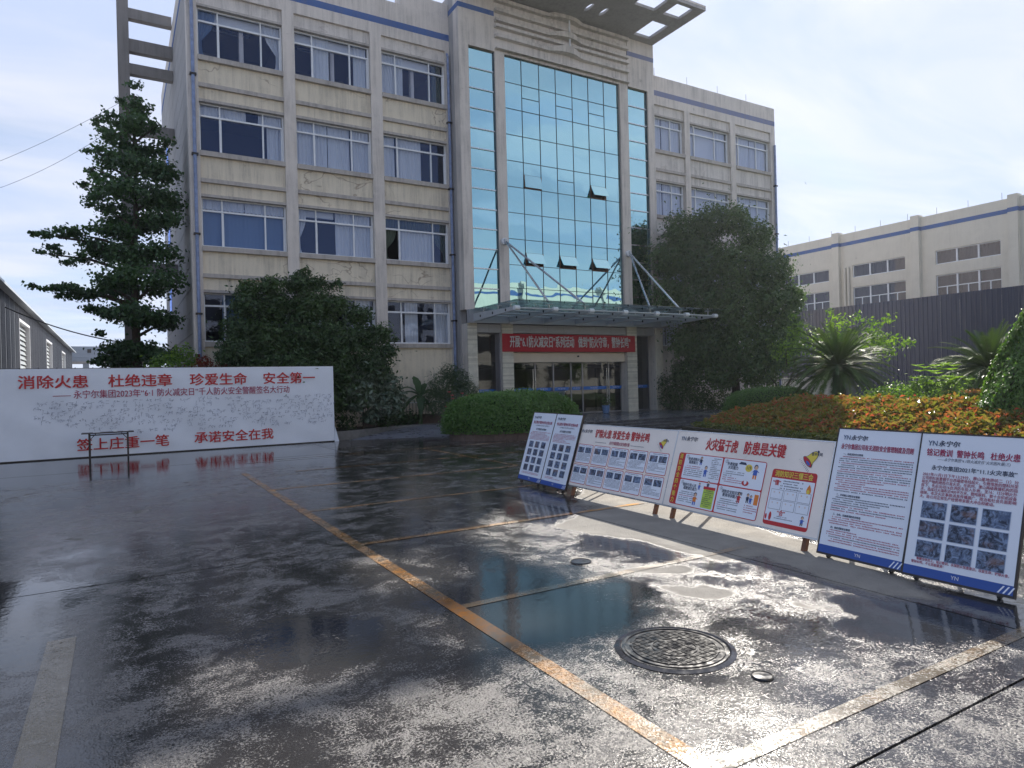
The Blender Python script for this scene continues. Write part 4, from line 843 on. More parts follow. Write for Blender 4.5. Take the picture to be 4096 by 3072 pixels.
# B1
b=Board('wide board with ten small framed photo reports, beside the pair of tall posters',(5.83,8.35,.15),(5.80,6.245,.15),.935,18.5,M_PP,M_STEEL,'wide'); w,h=b.w,b.h
b.logo(.07,h*.89,.055); b.t('铲除火患 珍爱生命 警钟长鸣',w*.485,h*.86,.135,M_INKR,.80,.022,'CENTER',fit=w*.56); b.t('永宁尔集团防火安全图片展',w*.485,h*.735,.055,M_INKP,.85,.012,'CENTER',fit=w*.21)
b.rect(w*.22,w*.345,h*.728,h*.734,M_INKN,2); b.rect(w*.60,w*.73,h*.728,h*.734,M_INKN,2); bell(b,w*.90,h*.82,.10)
for r_ in range(2):
    for c_ in range(5):
        x0=w*(.035+.19*c_); x1=x0+w*.178; y0=h*(.37-.33*r_); y1=y0+h*.31
        b.rect(x0,x1,y0,y1,M_INKR,1,.02); b.rect(x0+.008,x1-.008,y0+.008,y1-.008,M_PW,2,.016); b.fine(x0+.05,x1-.05,y1-.025,y1-.03,.02,M_INKN,lv=3)
        pw=(x1-x0)*.38
        b.photo(x0+.03,x0+.03+pw,y1-.13,y1-.045,False); b.photo(x1-.03-pw,x1-.03,y1-.13,y1-.045,False); b.fine(x0+.025,x1-.025,y1-.145,y0+.03,.0165,M_INKN,lv=3,fill=.97)
b.done()
# B2
b=Board('wide board with four numbered safety panels and red borders under a red headline',(5.80,6.235,.15),(5.69,4.03,.15),.94,18.5,M_PP,M_STEEL,'wide'); w,h=b.w,b.h
b.logo(.07,h*.90,.058); b.t('火灾猛于虎',w*.345,h*.845,.155,M_INKR,.80,.022,'CENTER',fit=w*.22); b.t('防患是关键',w*.625,h*.845,.155,M_INKR,.80,.022,'CENTER',fit=w*.25); bell(b,w*.90,h*.82,.13)
b.rect(w*.045,w*.66,h*.035,h*.715,M_INKR,1,.03)
for i,ch in enumerate('消防安全四个能力'): b.t(ch,w*.068,h*(.66-.082*i),.068,M_INKY,.85,.02,'CENTER')
cells=[(.098,.375,.385,.705),(.385,.655,.385,.705),(.098,.375,.045,.370),(.385,.655,.045,.370)]
ttl=(('①','检查消除火灾','隐患能力'),('②','扑救初级','火灾能力'),('③','组织引导人员','疏散逃生能力'),('④','消防安全知识宣传','教育培训能力'))
for (a0,a1,c0,c1),(n_,t1,t2) in zip(cells,ttl):
    b.rect(w*a0,w*a1,h*c0,h*c1,M_PW,2,.015); b.t(n_,w*a0+.02,h*c1-.035,.05,M_INKN); b.t(t1,w*a0+.06,h*c1-.06,.042,M_INKN,.9,.02); b.t(t2,w*a0+.08,h*c1-.10,.042,M_INKN,.9,.02)
    b.fine(w*a0+.03,w*(a0+a1)/2+.02,h*c1-.145,h*c0+.04,.023,M_INKN,lv=3,mat2=M_INKP)
b.fine(w*.30,w*.365,h*.68,h*.42,.021,M_INKN,lv=3); figure(b,w*.225,h*.58,.11,M_INKN); figure(b,w*.27,h*.44,.14,M_INKB)
figure(b,w*.60,h*.50,.17,M_INKB,M_INKO); b.ell(w*.555,h*.62,.05,.042,M_INKY,3); b.t('119',w*.555,h*.62,.055,M_INKN,.8,.01,'CENTER',4); b.ell(w*.55,h*.44,.05,.03,M_INKR,3); b.ell(w*.55,h*.455,.02,.03,M_PW,4); b.poly([(w*.485,h*.655),(w*.54,h*.65),(w*.53,h*.68),(w*.50,h*.685)],M_INKN,3)
b.rect(w*.285,w*.365,h*.06,h*.30,M_INKG,3,.01); b.rect(w*.283,w*.367,h*.29,h*.325,M_INKR,4); b.fine(w*.292,w*.358,h*.275,h*.08,.022,M_INKN,lv=5); figure(b,w*.235,h*.07,.16,M_INKO); figure(b,w*.25,h*.27,.09,M_INKB); figure(b,w*.31,h*.30,.10,M_INKN)
figure(b,w*.53,h*.2,.13,M_INKR,M_INKR); figure(b,w*.585,h*.22,.11,M_INKN,M_INKN); figure(b,w*.605,h*.215,.1,M_INKB,M_INKB); b.rect(w*.625,w*.65,h*.21,h*.33,M_INKO,3); b.fine(w*.56,w*.65,h*.19,h*.10,.024,M_INKP,lv=3)
b.rect(w*.70,w*.945,h*.035,h*.655,M_INKR,1,.03); b.rect(w*.705,w*.94,h*.08,h*.555,M_PW,2); b.t('消防知识三懂三会',w*.822,h*.60,.07,M_INKY,.82,.02,'CENTER'); b.t('“懂”',w*.715,h*.50,.06,M_INKR,.9,.02); b.t('“会”',w*.77,h*.175,.06,M_INKR,.9,.02)
b.fine(w*.76,w*.88,h*.53,h*.44,.026,M_INKN,lv=3); b.fine(w*.76,w*.86,h*.14,h*.10,.02,M_INKN,lv=3); b.ell(w*.915,h*.46,.028,.04,M_INKO,3); b.ell(w*.913,h*.45,.017,.022,M_INKY,4); b.poly([(w*.905,h*.49),(w*.925,h*.49),(w*.915,h*.53)],M_INKO,3)
for r_ in range(2):
    for c_ in range(3):
        x0=w*(.715+.075*c_); y0=h*(.325-.115*r_); b.rect(x0,x0+w*.068,y0,y0+h*.105,M_INKN,3); b.rect(x0+.003,x0+w*.068-.003,y0+.003,y0+h*.105-.003,M_PW,4); 
        for q in range(2): figure(b,x0+w*(.018+.03*q),y0+.02,.065,(M_INKB,M_INKR,M_INKG,M_INKN)[(r_+c_+q)%4]) 
b.ell(w*.735,h*.13,.017,.045,M_INKR,3); b.ell(w*.712,h*.12,.012,.03,M_INKR,3); figure(b,w*.91,h*.09,.1,M_INKB,M_INKN); b.done()
# C and D
b=Board('tall white rules board filled with dense red print above a blue foot band',(5.64,3.99,.05),(5.61,3.20,.05),1.185,18,M_PW,M_DARKMETAL,'tall'); w,h=b.w,b.h
banded(b,0,0,0,0,0); b.t('永宁尔集团公司有关消防安全管理制度及罚则',w*.5,h*.855,.058,M_INKP,.50,.016,'CENTER',fit=w*.87); y=h*.795
for n_,t_ in ((17,'一、各级消防安全管理'),(7,'二、外来施工消防安全管理'),(4,'三、仓库、实验楼消防安全管理'),(6,'四、宿舍消防安全管理')):
    b.t(t_,w*.11,y,.022,M_INKN,.9,.02); b.fine(w*.07,w*.95,y-.023,y-.023-.0205*n_+.01,.0205,M_INKP,cw=.0135,mat2=M_INKN); y-=.0205*n_+.042
b.done()
b=Board('tall white board at the right edge with nine debris photos in three rows',(5.59,3.17,.05),(5.60,2.38,.05),1.185,18,M_PW,M_DARKMETAL,'tall'); w,h=b.w,b.h
banded(b,0,0,0,0,0); b.t('铭记教训  警钟长鸣   杜绝火患',w*.5,h*.862,.066,M_INKP,.80,.016,'CENTER',fit=w*.86); b.t('——永宁尔集团“6.1防火减灾日”火灾图片展(三)',w*.52,h*.818,.030,M_INKN,.85,0,'CENTER',shear=.2)
b.t('永宁尔集团2021年“11.1火灾事故”',w*.53,h*.755,.045,M_INKN,.86,.012,'CENTER',fit=w*.78)
body=['      2021年11月1日下午13:29分，萧山基地原纺二（1）分','公司原料放置钢平台西墙壁电线起火，引燃堆放的塑料托架','和生产物料继而引发火灾。在杭州、萧山两级救援机构的指','挥下，先后出动16台消防车投入扑救，至16：15分明火扑','灭，造成过火面积近400平方米，数吨原料、数十台织机设备','烧毁。本次火灾事故消息传播面广，政治和社会负面影响','大，给公司正常生产经营带来很大冲击和被动。']
for i,t_ in enumerate(body): b.t(t_,w*.06,h*(.705-.0265*i),.0315,M_INKP,.89,.004,fit=w*(.88 if i<6 else .70))
for r_ in range(3):
    for c_ in range(3): x=w*(.10+.285*c_); y=h*(.40-.137*r_); b.photo(x,x+w*.235,y,y+h*.113)
b.t('      警醒全体员工，铭记教训，永保防火忧患意识，珍爱生命，铲除火患，',w*.07,h*.112,.026,M_INKP,.84,.008); b.t('警钟长鸣，不让悲剧重演！',w*.07,h*.088,.026,M_INKP,.84,.008); b.done()
# ================= manhole covers =================
def cover(x,y,r_,lab):
    q=things('manhole_cover',lab,'manhole cover'); M_IRON=MATS.get('cast_iron') or plain('cast_iron',(.03,.03,.035),.16,.0,.3,25)
    m=MB(); n=40; ring=lambda ra,z: [(x+ra*math.cos(2*math.pi*i/n),y+ra*math.sin(2*math.pi*i/n),z) for i in range(n)]
    def annul(r0,r1,z0,z1,name):
        k=MB(); a=ring(r0,z0); b_=ring(r1,z1); k.v=a+b_; k.f=[(i,(i+1)%n,n+(i+1)%n,n+i) for i in range(n)]; return k
    m=annul(r_*1.12,r_*1.03,.003,.012,''); m.add(ring(r_*1.03,.012)+ring(r_*1.0,.004),[(i,(i+1)%n,n+(i+1)%n,n+i) for i in range(n)]); m.build('rim',M_IRON,q)
    m=MB(); m.v=ring(r_*.985,.008)+[(x,y,.009)]; m.f=[(i,(i+1)%n,n) for i in range(n)]; m.build('lid',M_IRON,q)
    if r_>.2:
        m=MB()
        for ra in (.93,.80,.42): m.add(ring(r_*ra,.009)+ring(r_*ra,.014)+ring(r_*(ra-.02),.014)+ring(r_*(ra-.02),.009),[(j*n+i,j*n+(i+1)%n,(j+1)*n+(i+1)%n,(j+1)*n+i) for j in range(3) for i in range(n)])
        for i in range(-9,10):
            for j in range(-9,10):
                px,py=x+i*.04,y+j*.04; rr=math.hypot(i*.04,j*.04)
                if rr<r_*.77 and not(r_*.37<rr<r_*.46):
                    l_=.017; w_=.0035
                    for k in (-1,0,1):
                        if (i+j)%2: m.box(px-l_,px+l_,py+k*.011-w_,py+k*.011+w_,.009,.013)
                        else: m.box(px+k*.011-w_,px+k*.011+w_,py-l_,py+l_,.009,.013)
        m.build('tread_pattern',M_IRON,q,kind='stuff')
    return q
cover(2.99,3.14,.335,'large round iron manhole cover with raised tread in the wet yard')
cover(3.11,2.57,.055,'tiny bright metal disc cover beside the large iron manhole')
cover(3.72,5.12,.09,'small pale disc cover at the edge of the puddle')
# ================= vegetation =================
def tree(root,base,top,r0,branches,lab=None):
    m=MB(); b0=Vector(base); t0=Vector(top); pts=[b0.lerp(t0,k/6)+Vector((math.sin(k*1.7)*.05,math.cos(k*2.1)*.05,0))*(k>0) for k in range(7)]
    m.tube(pts,[r0*(1-.8*k/6) for k in range(7)],9)
    for (t_,e) in branches:
        s_=b0.lerp(t0,t_); e=Vector(e); md=s_.lerp(e,.5)+Vector((0,0,(e-s_).length*.06)); m.tube([s_,md,e],[r0*.42*(1-t_*.5),r0*.25,r0*.06],6)
    m.fix=False; return m.build('trunk',M_BARK,root,smooth=True)
def j(c,s_): return c+rnd.uniform(-s_,s_)
# ginkgo
G=things('ginkgo_tree','tall ragged dark ginkgo with branches reaching left, beside the concrete side frame','tree')
cl=[]
for x,z,r_ in GINKGO:
    for k in range(2): cl.append((j(x,r_*.4),25.6+rnd.uniform(-1,1)*(.35+r_*1.3)-.2,j(z,r_*.3),r_*.85))
tree(G,(.55,25.6,.2),(.7,25.6,11.4),.17,[(min(.95,max(.1,(z-.6)/11.4)),(x,25.5,z)) for x,z,r_ in GINKGO[::2]])
ax=np.array([0,0,-1.])
crown('crown',cl,2300,.115,F_GINK,G,inner=.05,up=.1,sq=(1.35,1.25,.62),aspect=.8,rough=.5)
# bushy tree by the wing
G=things('evergreen_tree','wide bushy dark evergreen in front of the left wing, behind the white signing board','tree')
cl=[(j(x,.12),22.75+rnd.uniform(-.5,.15)-(.3 if z<3.2 else 0),z,r_*.95) for x,z,r_ in BIGT for k in range(2)]+[(x,23.2,z,r_*.8) for x,z,r_ in BIGT]
tree(G,(5.6,22.8,.22),(5.7,22.8,4.3),.13,[(.4+.4*rnd.random(),(x,22.7,z)) for x,z,r_ in BIGT[::3]])
crown('crown',cl,2400,.14,F_DARK,G,inner=.5,aspect=.42,rough=.34)
G=things('small_tree','small broad leaved tree with a thin trunk at the right end of the signing board','tree')
tree(G,(7.15,22.2,.22),(7.3,22.1,1.6),.05,[(.7,(x,22.1,z)) for x,z,r_ in SMALT]); crown('crown',[(x,22.1+rnd.uniform(-.2,.2),z,r_) for x,z,r_ in SMALT]*2,900,.19,F_BIG,G,inner=.4,aspect=.45)
# banana
G=things('banana_plant','banana plant with large paddle leaves against the left wing wall','plant')
m=MB(); m.tube([(9.6,23.0,.2),(9.62,23.0,1.5)],[.09,.06],8).build('stem',F_BAN,G)
for (a,l_,up) in ((170,1.0,.75),(150,.8,.95),(95,.9,1.5),(20,.9,.8),(-10,.7,.5),(200,.9,.15),(260,.9,.1),(300,.8,-.1),(60,.8,1.1)):
    m=MB(); nseg=10; dirx,diry=math.cos(R_(a)),math.sin(R_(a))*.5; px=Vector((9.6,22.95,1.35)); V=[]
    side=Vector((-diry,dirx,0)).normalized()
    for k in range(nseg+1):
        t=k/nseg; c=px+Vector((dirx,diry,0))*l_*t+Vector((0,0,up*t-1.0*t*t*.9*l_)); wd=.17*math.sin(math.pi*min(1,.08+t*.95))**.6*(1 if (k%3) else .85)
        V+=[c-side*wd+Vector((0,0,-.05)),c,c+side*wd+Vector((0,0,-.05))]
    m.v=[tuple(v) for v in V]
    for k in range(nseg): m.f+=[(3*k,3*k+1,3*k+4,3*k+3),(3*k+1,3*k+2,3*k+5,3*k+4)]
    m.fix=False; m.build('leaf',F_BAN,G,smooth=True)
def bush(name,lab,cat,cl,dens,size,mat,aspect=.5,inner=.4,group=None,**k):
    G=things(name,lab,cat,group); crown('foliage',cl,dens,size,mat,G,inner=inner,aspect=aspect,**k)
    cx,cy_,cz,cr_=cl[0]; MB().tube([(cx,cy_,max(0,cz-cr_*1.1)),(cx,cy_,cz)],[.03,.015],6).build('stem',M_BARK,G); return G
bush('feathery_shrub','dense feathery dark shrub touching the first entrance column','shrub',[(10.4,22.5,1.6,.65),(10.9,22.4,1.9,.45),(10.1,22.6,1.1,.6),(10.9,22.3,1.2,.6),(11.3,22.3,1.5,.35),(10.5,22.3,2.15,.35)],4200,.13,F_BAMB,.16)
bush('dark_undergrowth','low dark undergrowth between the banana plant and the small tree','shrub',[(8.6,22.9,.6,.4),(9.2,23.1,.5,.35),(8.1,22.6,.45,.3),(6.6,22.2,.5,.35)],2400,.11,F_DARK)
bush('red_maple_shrub','low dark red maple shrub showing above the signing board','shrub',[(2.3,22.6,2.25,.4),(2.9,22.5,2.3,.35),(1.8,22.6,2.2,.3),(2.3,22.4,2.55,.25),(3.3,22.5,2.1,.3)],2600,.09,F_MAPLE)
bush('green_shrub','leafy green shrub left of the red maple, below the ginkgo','shrub',[(1.3,23.0,2.5,.45),(1.8,23.1,2.8,.4),(.9,23.0,2.2,.4),(2.0,23.2,2.4,.4)],1900,.11,F_LIGHT)
bush('green_shrub','dark green shrub between the red maple and the bushy evergreen','shrub',[(3.1,23.0,2.6,.4),(3.6,22.9,2.3,.4)],1900,.11,F_CAMP)
# clipped mounds
def mound(name,lab,cx,cy_,rx,ry,z0,z1,rot,n,size,mat):
    G=things(name,lab,'hedge'); th=NR.uniform(0,2*math.pi,n); u_=NR.uniform(0,1,n); ph=np.arccos(1-u_*1.02); ph=np.clip(ph,0,1.62)
    e=.62
    sx_=np.sign(np.cos(th))*np.abs(np.cos(th)); X=np.sin(ph)**e*np.cos(th); Y=np.sin(ph)**e*np.sin(th); Z=np.cos(ph)**.75 if True else 0
    Z=np.nan_to_num(Z); lump=1+.05*np.sin(X*6+1)*np.cos(Y*5)+NR.normal(size=n)*.035
    P=np.stack([X*rx*lump,Y*ry*lump,z0+(z1-z0)*Z*lump],1); c0,s0=math.cos(rot),math.sin(rot); P[:,:2]=np.stack([P[:,0]*c0-P[:,1]*s0+cx,P[:,0]*s0+P[:,1]*c0+cy_],1)
    nn=np.stack([X/rx,Y/ry,Z/(z1-z0)+.15],1)+NR.normal(size=(n,3))*.5; V,F,_=leaves(P,nn,size,.6); npmesh('foliage',V,F,mat,G,{'rnd':np.repeat(np.clip(NR.normal(.45,.22,n)+.2*Z,0,1),4)})
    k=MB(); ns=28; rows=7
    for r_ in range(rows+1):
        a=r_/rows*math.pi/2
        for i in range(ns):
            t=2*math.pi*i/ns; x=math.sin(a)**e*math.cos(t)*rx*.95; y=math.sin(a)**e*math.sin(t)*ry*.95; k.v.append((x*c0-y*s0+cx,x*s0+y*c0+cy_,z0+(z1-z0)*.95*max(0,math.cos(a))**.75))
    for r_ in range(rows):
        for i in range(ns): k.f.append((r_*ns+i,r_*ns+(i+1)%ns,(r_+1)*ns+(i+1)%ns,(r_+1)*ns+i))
    k.build('inner_mass',M_DEEPSHADE,G,smooth=True); return G
M_DEEPSHADE=plain('deep_foliage_shadow',(.015,.028,.012),1)  # near-black fill colour stands in for the shade inside the foliage
mound('clipped_hedge','clipped oval boxwood mound on a low planter left of the steps',10.75,18.2,2.15,1.25,.22,1.40,R_(-8),40000,.07,F_BOX)
pl=MB(); ns=36
PLT=things('hedge_planter','low dark brick planter under the clipped oval boxwood mound','planter')
for i in range(ns):
    a0,a1=2*math.pi*i/ns,2*math.pi*(i+.97)/ns; f_=lambda a,k: (10.75+k*2.08*math.cos(a)*math.cos(R_(-8))-k*1.2*math.sin(a)*math.sin(R_(-8)),18.2+k*2.08*math.cos(a)*math.sin(R_(-8))+k*1.2*math.sin(a)*math.cos(R_(-8)))
    MB().prism([f_(a0,.93),f_(a1,.93),f_(a1,1),f_(a0,1)],'z',0,.26).build('brick',M_BRICKP,PLT)
mound('clipped_hedge','clipped dark green mound at the right end of the entrance steps',24.4-3.9,16.2,1.6,1.1,.15,1.28,R_(-40),26000,.055,F_BOX)
# roses
G=bush('rose_bush','thin rose bush with a few pink blooms at the left end of the boxwood mound','shrub',[(9.35,19.7,.95,.4),(9.9,20.2,1.2,.42),(9.0,19.4,.6,.35),(9.6,19.9,.5,.45)],1100,.075,F_ROSE)
M_PETAL=plain('pink_petal',(.55,.10,.10),.6,0,.2,30)
for i in range(9):
    x,y,z=9.3+rnd.uniform(-.3,.7),19.55+rnd.uniform(-.2,.4),1.05+rnd.uniform(-.1,.4); m=MB()
    for k in range(5): a=k*1.257; m.add([(x,y,z),(x+.05*math.cos(a),y+.05*math.sin(a),z+.02),(x+.06*math.cos(a+.6),y+.06*math.sin(a+.6),z+.05),(x+.04*math.cos(a+1.2),y+.04*math.sin(a+1.2),z+.02)],[(0,1,2,3)])
    m.fix=False; m.build('bloom',M_PETAL,G)
# big right tree
G=things('camphor_tree','large rounded dark tree standing in front of the right wing','tree')
D29=np.array([.79,.613,0])
cl=[(x+D29[0]*s_,min(23.1,y+D29[1]*s_),z,r_*.93) for x,y,z,r_ in RIGHT for s_ in (-.9,.2)]
tree(G,(24.3,21.2,.2),(24.2,21.2,6.5),.2,[(.25+.5*rnd.random(),(x,y,z)) for x,y,z,r_ in RIGHT[::3]])
crown('crown',cl,1900,.15,F_CAMP,G,inner=.62,aspect=.5,rough=.3,sq=(1,.8,.85))
bush('dark_shrub','low dark shrubbery right of the last entrance column','shrub',[(x,y+.9,z+.1,r_) for x,y,z,r_ in LOWB]+[(22.6,21.6,.6,.6),(23.4,21.4,.6,.6),(24.2,20.9,.6,.6)],2200,.11,F_DARK)
# cycads
def cycad(lab,cx,cy_,z0,th_,R0,n,seed):
    G=things('cycad',lab,'plant','cycads in front of the dark hoarding'); rr=random.Random(seed)
    MB().tube([(cx,cy_,z0-.3),(cx+.02,cy_,z0+th_*.5),(cx,cy_,z0+th_)],[.2,.19,.15],10).build('trunk',M_BARK,G)
    for i in range(n):
        az_=i*2.39996; el=R_(78-108*(i/n)**.8+rr.uniform(-7,7)); Lf=R0*rr.uniform(.92,1.1)*(1-.12*(i/n<.15)); o0=Vector((cx,cy_,z0+th_)); d=Vector((math.cos(az_)*math.cos(el),math.sin(az_)*math.cos(el),math.sin(el)))
        pts=[]; p0=o0.copy(); dd=d.copy()
        for k in range(9): pts.append(p0.copy()); p0=p0+dd*(Lf/8); dd=(dd+Vector((0,0,-.09-.06*(k>3)))).normalized()
        m=MB(); m.tube(pts,[.012]*5+[.006]*4,4); V=m.v; F=m.f
        for k in range(1,44):
            t=k/44*8*.98+.1; a=int(t); q=pts[a].lerp(pts[min(8,a+1)],t-a); tg=(pts[min(8,a+1)]-pts[a]).normalized(); sd=tg.cross(Vector((0,0,1)))
            if sd.length<.05: sd=Vector((-math.sin(az_),math.cos(az_),0))
            sd.normalize(); ll=.17*math.sin(math.pi*min(1,.12+.9*k/46))**.5*R0/1.4; up=sd.cross(tg).normalized()
            if up.z<0: up=-up
            for s_ in (-1,1):
                e=q+(sd*s_*.8+tg*.55+up*.3)*ll; h=tg*.016; kk=len(V); V+=[tuple(q-h),tuple(q+h),tuple(e)]; F.append((kk,kk+1,kk+2))
        m.fix=False; me=m.mesh('frond',F_CYC); a=me.attributes.new('rnd','FLOAT','POINT'); a.data.foreach_set('value',np.full(len(me.vertices),rr.random(),np.float32)); link('frond',me,G)
cycad('full round cycad in front of the hoarding beside the dark tree',20.0,13.25,.6,1.35,1.75,130,3)
cycad('half hidden cycad between the hoarding and the cone shaped evergreen',21.9,9.75,.6,1.15,1.6,120,4)
# bright shrub behind the cycad with upright shoots
cl=[(22.2,16.0,2.2,.55),(22.9,15.4,2.5,.7),(23.4,14.8,2.5,.7),(23.9,14.2,2.4,.65),(24.3,13.7,2.5,.5),(22.6,15.8,2.9,.4),(23.5,14.7,3.1,.45),(24.2,13.9,3.0,.4),(23.9,14.2,3.35,.25),(24.5,13.4,3.25,.25),(22.5,15.9,3.5,.18),(23.3,14.9,3.6,.18),(24.4,13.6,2.2,.6),(23.2,15.1,1.7,.7),(24.9,13.0,2.3,.25)]
cl=[(x-.45,y+.5,z+.45,r_) for x,y,z,r_ in cl]
G=bush('bright_shrub','tall light green shrub with loose shoots behind the full cycad','shrub',cl,700,.14,F_LIGHT,.5,inner=.1)
tree(G,(21.2,16.4,.2),(21.9,16.2,2.4),.07,[(.3,(21.0,16.9,1.9)),(.6,(23.0,15.2,2.5))])
bush('dark_slim_shrub','slim dark shrub with tiny leaves left of the full cycad','shrub',[(21.0,15.5,1.9,.25),(21.0,15.5,2.4,.2),(21.05,15.45,1.5,.2)],3000,.07,F_DARK)
bush('round_bush','rounded light green bush right of the full cycad','shrub',[(18.2,10.4,1.05,.5),(18.5,9.9,1.15,.45),(17.9,10.9,.95,.4),(18.8,9.4,1.1,.4),(18.0,10.6,.75,.5)],3200,.085,F_LIGHT,.5)
G=bush('spiky_bush','pale green bush with spiky leaf whorls in front of the hoarding','shrub',[(18.0,9.2,1.15,.42),(18.3,8.9,1.35,.35),(17.8,9.5,1.4,.28)],2400,.11,F_CAMP,.35)
Vs=[];Fs=[];k0=0
for i in range(34):
    c=np.array([18.05+rnd.uniform(-.45,.45),9.15+rnd.uniform(-.5,.5),1.5+rnd.uniform(-.15,.4)]); n=14; a=np.linspace(0,6.28,n)+rnd.random(); dvec=np.stack([np.cos(a),np.sin(a),np.full(n,.45)],1); P=c+dvec*.08; up_=np.stack([-np.cos(a)*.3,-np.sin(a)*.3,np.ones(n)],1)
    V,F,_=leaves(P,up_,.17,.2,axis=dvec,jit=.05); Vs.append(V); Fs.append(F+k0); k0+=len(V)
V=np.concatenate(Vs); npmesh('leaf_whorls',V,np.concatenate(Fs),F_LIGHT,G,{'rnd':np.repeat(NR.uniform(.3,1,len(V)//4),4)},kind='stuff')
# photinia hedge: clipped block with red young leaves on top
def inpoly(P,poly): return sdist(P,poly)
PHP=[(15.3,14.9),(14.6,12.4),(13.7,9.5),(13.2,6.5),(12.9,3),(13.2,-2),(18,-2),(17.6,3.5),(17.9,7),(18.3,9.5),(19.4,11.6),(19.9,13.3),(18.6,14.4)]
G=things('photinia_hedge','long low hedge with red and orange young leaves behind the notice boards','hedge')
Pn=NR.uniform((12.7,-2),(20,15),(120000,2)); s_=inpoly(Pn,PHP); k=s_>0; Pn=Pn[k]; s_=s_[k]
keep=NR.random(len(Pn))<np.where(Pn[:,0]*.508+Pn[:,1]*.861<17,1,.8); Pn=Pn[keep]; s_=s_[keep]
Hh=lambda Pq,sq: .18+.90*np.clip(sq/2.3,0,1)**.62+.05*np.sin(Pq[:,0]*2.3)*np.cos(Pq[:,1]*2.9)+.03*np.sin(Pq[:,1]*7+Pq[:,0]*5)
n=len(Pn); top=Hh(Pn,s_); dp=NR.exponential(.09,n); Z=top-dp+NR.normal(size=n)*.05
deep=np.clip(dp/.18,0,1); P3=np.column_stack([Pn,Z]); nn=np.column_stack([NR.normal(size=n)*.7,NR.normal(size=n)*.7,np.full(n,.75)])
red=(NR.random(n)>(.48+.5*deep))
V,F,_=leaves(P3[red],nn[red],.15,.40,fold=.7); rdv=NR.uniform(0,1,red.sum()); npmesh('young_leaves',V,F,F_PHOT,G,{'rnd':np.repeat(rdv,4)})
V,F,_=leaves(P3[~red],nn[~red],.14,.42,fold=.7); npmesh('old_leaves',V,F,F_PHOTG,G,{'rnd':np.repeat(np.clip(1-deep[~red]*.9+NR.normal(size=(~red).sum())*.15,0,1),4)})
# front face
m=6000*4; t_=NR.random(m); seg=NR.integers(0,5,m); A=np.array(PHP)[[0,1,2,3,4]]; Bq=np.array(PHP)[[1,2,3,4,5]]; P2=A[seg]+(Bq[seg]-A[seg])*t_[:,None]+NR.normal(size=(m,2))*.05; P3=np.column_stack([P2,NR.uniform(.05,.35,m)])
nn=np.column_stack([-np.ones(m),NR.normal(size=m)*.6,NR.normal(size=m)*.6+.3]); V,F,_=leaves(P3,nn,.115,.42); npmesh('side_leaves',V,F,F_PHOTG,G,{'rnd':np.repeat(NR.uniform(0,1,m),4)})
pc=(16.2,6.8)
for k_,zt_ in ((.93,.25),(.80,.5),(.62,.72)): MB().prism([(pc[0]+(x-pc[0])*k_,pc[1]+(y-pc[1])*k_) for x,y in PHP],'z',.0,zt_).build('inner_mass',M_DEEPSHADE,G)
# upright shoots
sh=NR.integers(0,len(Pn),900); Vs=[];Fs=[];k0=0
c=np.column_stack([Pn[sh],top[sh]+NR.uniform(0,.06,900)])
for a in range(6):
    th=a*1.047+NR.uniform(0,1,900); dv=np.column_stack([np.cos(th)*.6,np.sin(th)*.6,np.full(900,.8)]); V,F,_=leaves(c+dv*.04,np.column_stack([-np.cos(th),-np.sin(th),np.full(900,.7)]),.10,.32,axis=dv,jit=.1); Vs.append(V); Fs.append(F+k0); k0+=len(V)
V=np.concatenate(Vs); npmesh('red_shoots',V,np.concatenate(Fs),F_PHOT,G,{'rnd':np.tile(np.repeat(np.clip(NR.uniform(-.2,1.1,900),0,1),4),6)})
# low far photinia band and lawn
G=things('low_photinia_band','short clipped band of reddish hedge in front of the far cycad','hedge')
Pn=NR.uniform((19.6,7.4),(21.4,10.0),(16000,2)); Z=1.15+NR.normal(size=16000)*.03-NR.exponential(.08,16000); V,F,_=leaves(np.column_stack([Pn,Z]),np.column_stack([NR.normal(size=16000)*.6,NR.normal(size=16000)*.6,np.full(16000,.8)]),.08,.42); npmesh('foliage',V,F,F_PHOT,G,{'rnd':np.repeat(NR.uniform(0,1,16000),4)})
Q=NR.uniform((19.5,7.3),(19.7,10.1),(5000,2)); V,F,_=leaves(np.column_stack([Q,NR.uniform(.55,1.12,5000)]),NR.normal(size=(5000,3))+np.array([-1,0,.2]),.08,.4); npmesh('side_leaves',V,F,F_PHOTG,G,{'rnd':np.repeat(NR.uniform(0,.5,5000),4)})
ebox('inner_mass',M_DEEPSHADE,G,19.7,21.4,7.4,10.0,.5,1.0)
m=26000; Q=NR.uniform((17.7,-1),(24,9.5),(m,2)); Q=Q[sdist(Q,PHP)<-.02]; m=len(Q); hgt=NR.uniform(.1,.32,m); th=NR.uniform(0,6.28,m); ws=.012; V=np.empty((m,3,3)); zz=.60
V[:,0]=np.column_stack([Q[:,0]-np.cos(th)*ws,Q[:,1]-np.sin(th)*ws,np.full(m,zz)]); V[:,1]=np.column_stack([Q[:,0]+np.cos(th)*ws,Q[:,1]+np.sin(th)*ws,np.full(m,zz)]); V[:,2]=np.column_stack([Q[:,0]+NR.normal(size=m)*.05,Q[:,1]+NR.normal(size=m)*.05,zz+hgt])
F=np.arange(m*3).reshape(-1,3); o=npmesh('lawn_grass',V.reshape(-1,3),F,F_GRASS,None,{'rnd':np.repeat(NR.uniform(0,1,m),3)}); tag(o,None,None,None,'stuff')
MB().prism([(17.5,-2),(37,-2),(37,18),(24,16.5),(20.6,14.8),(20.3,13),(18.4,9.5)],'z',.2,.61).build('lawn_mound',plain('lawn_soil',(.05,.09,.02),1,0,.3),kind='structure')
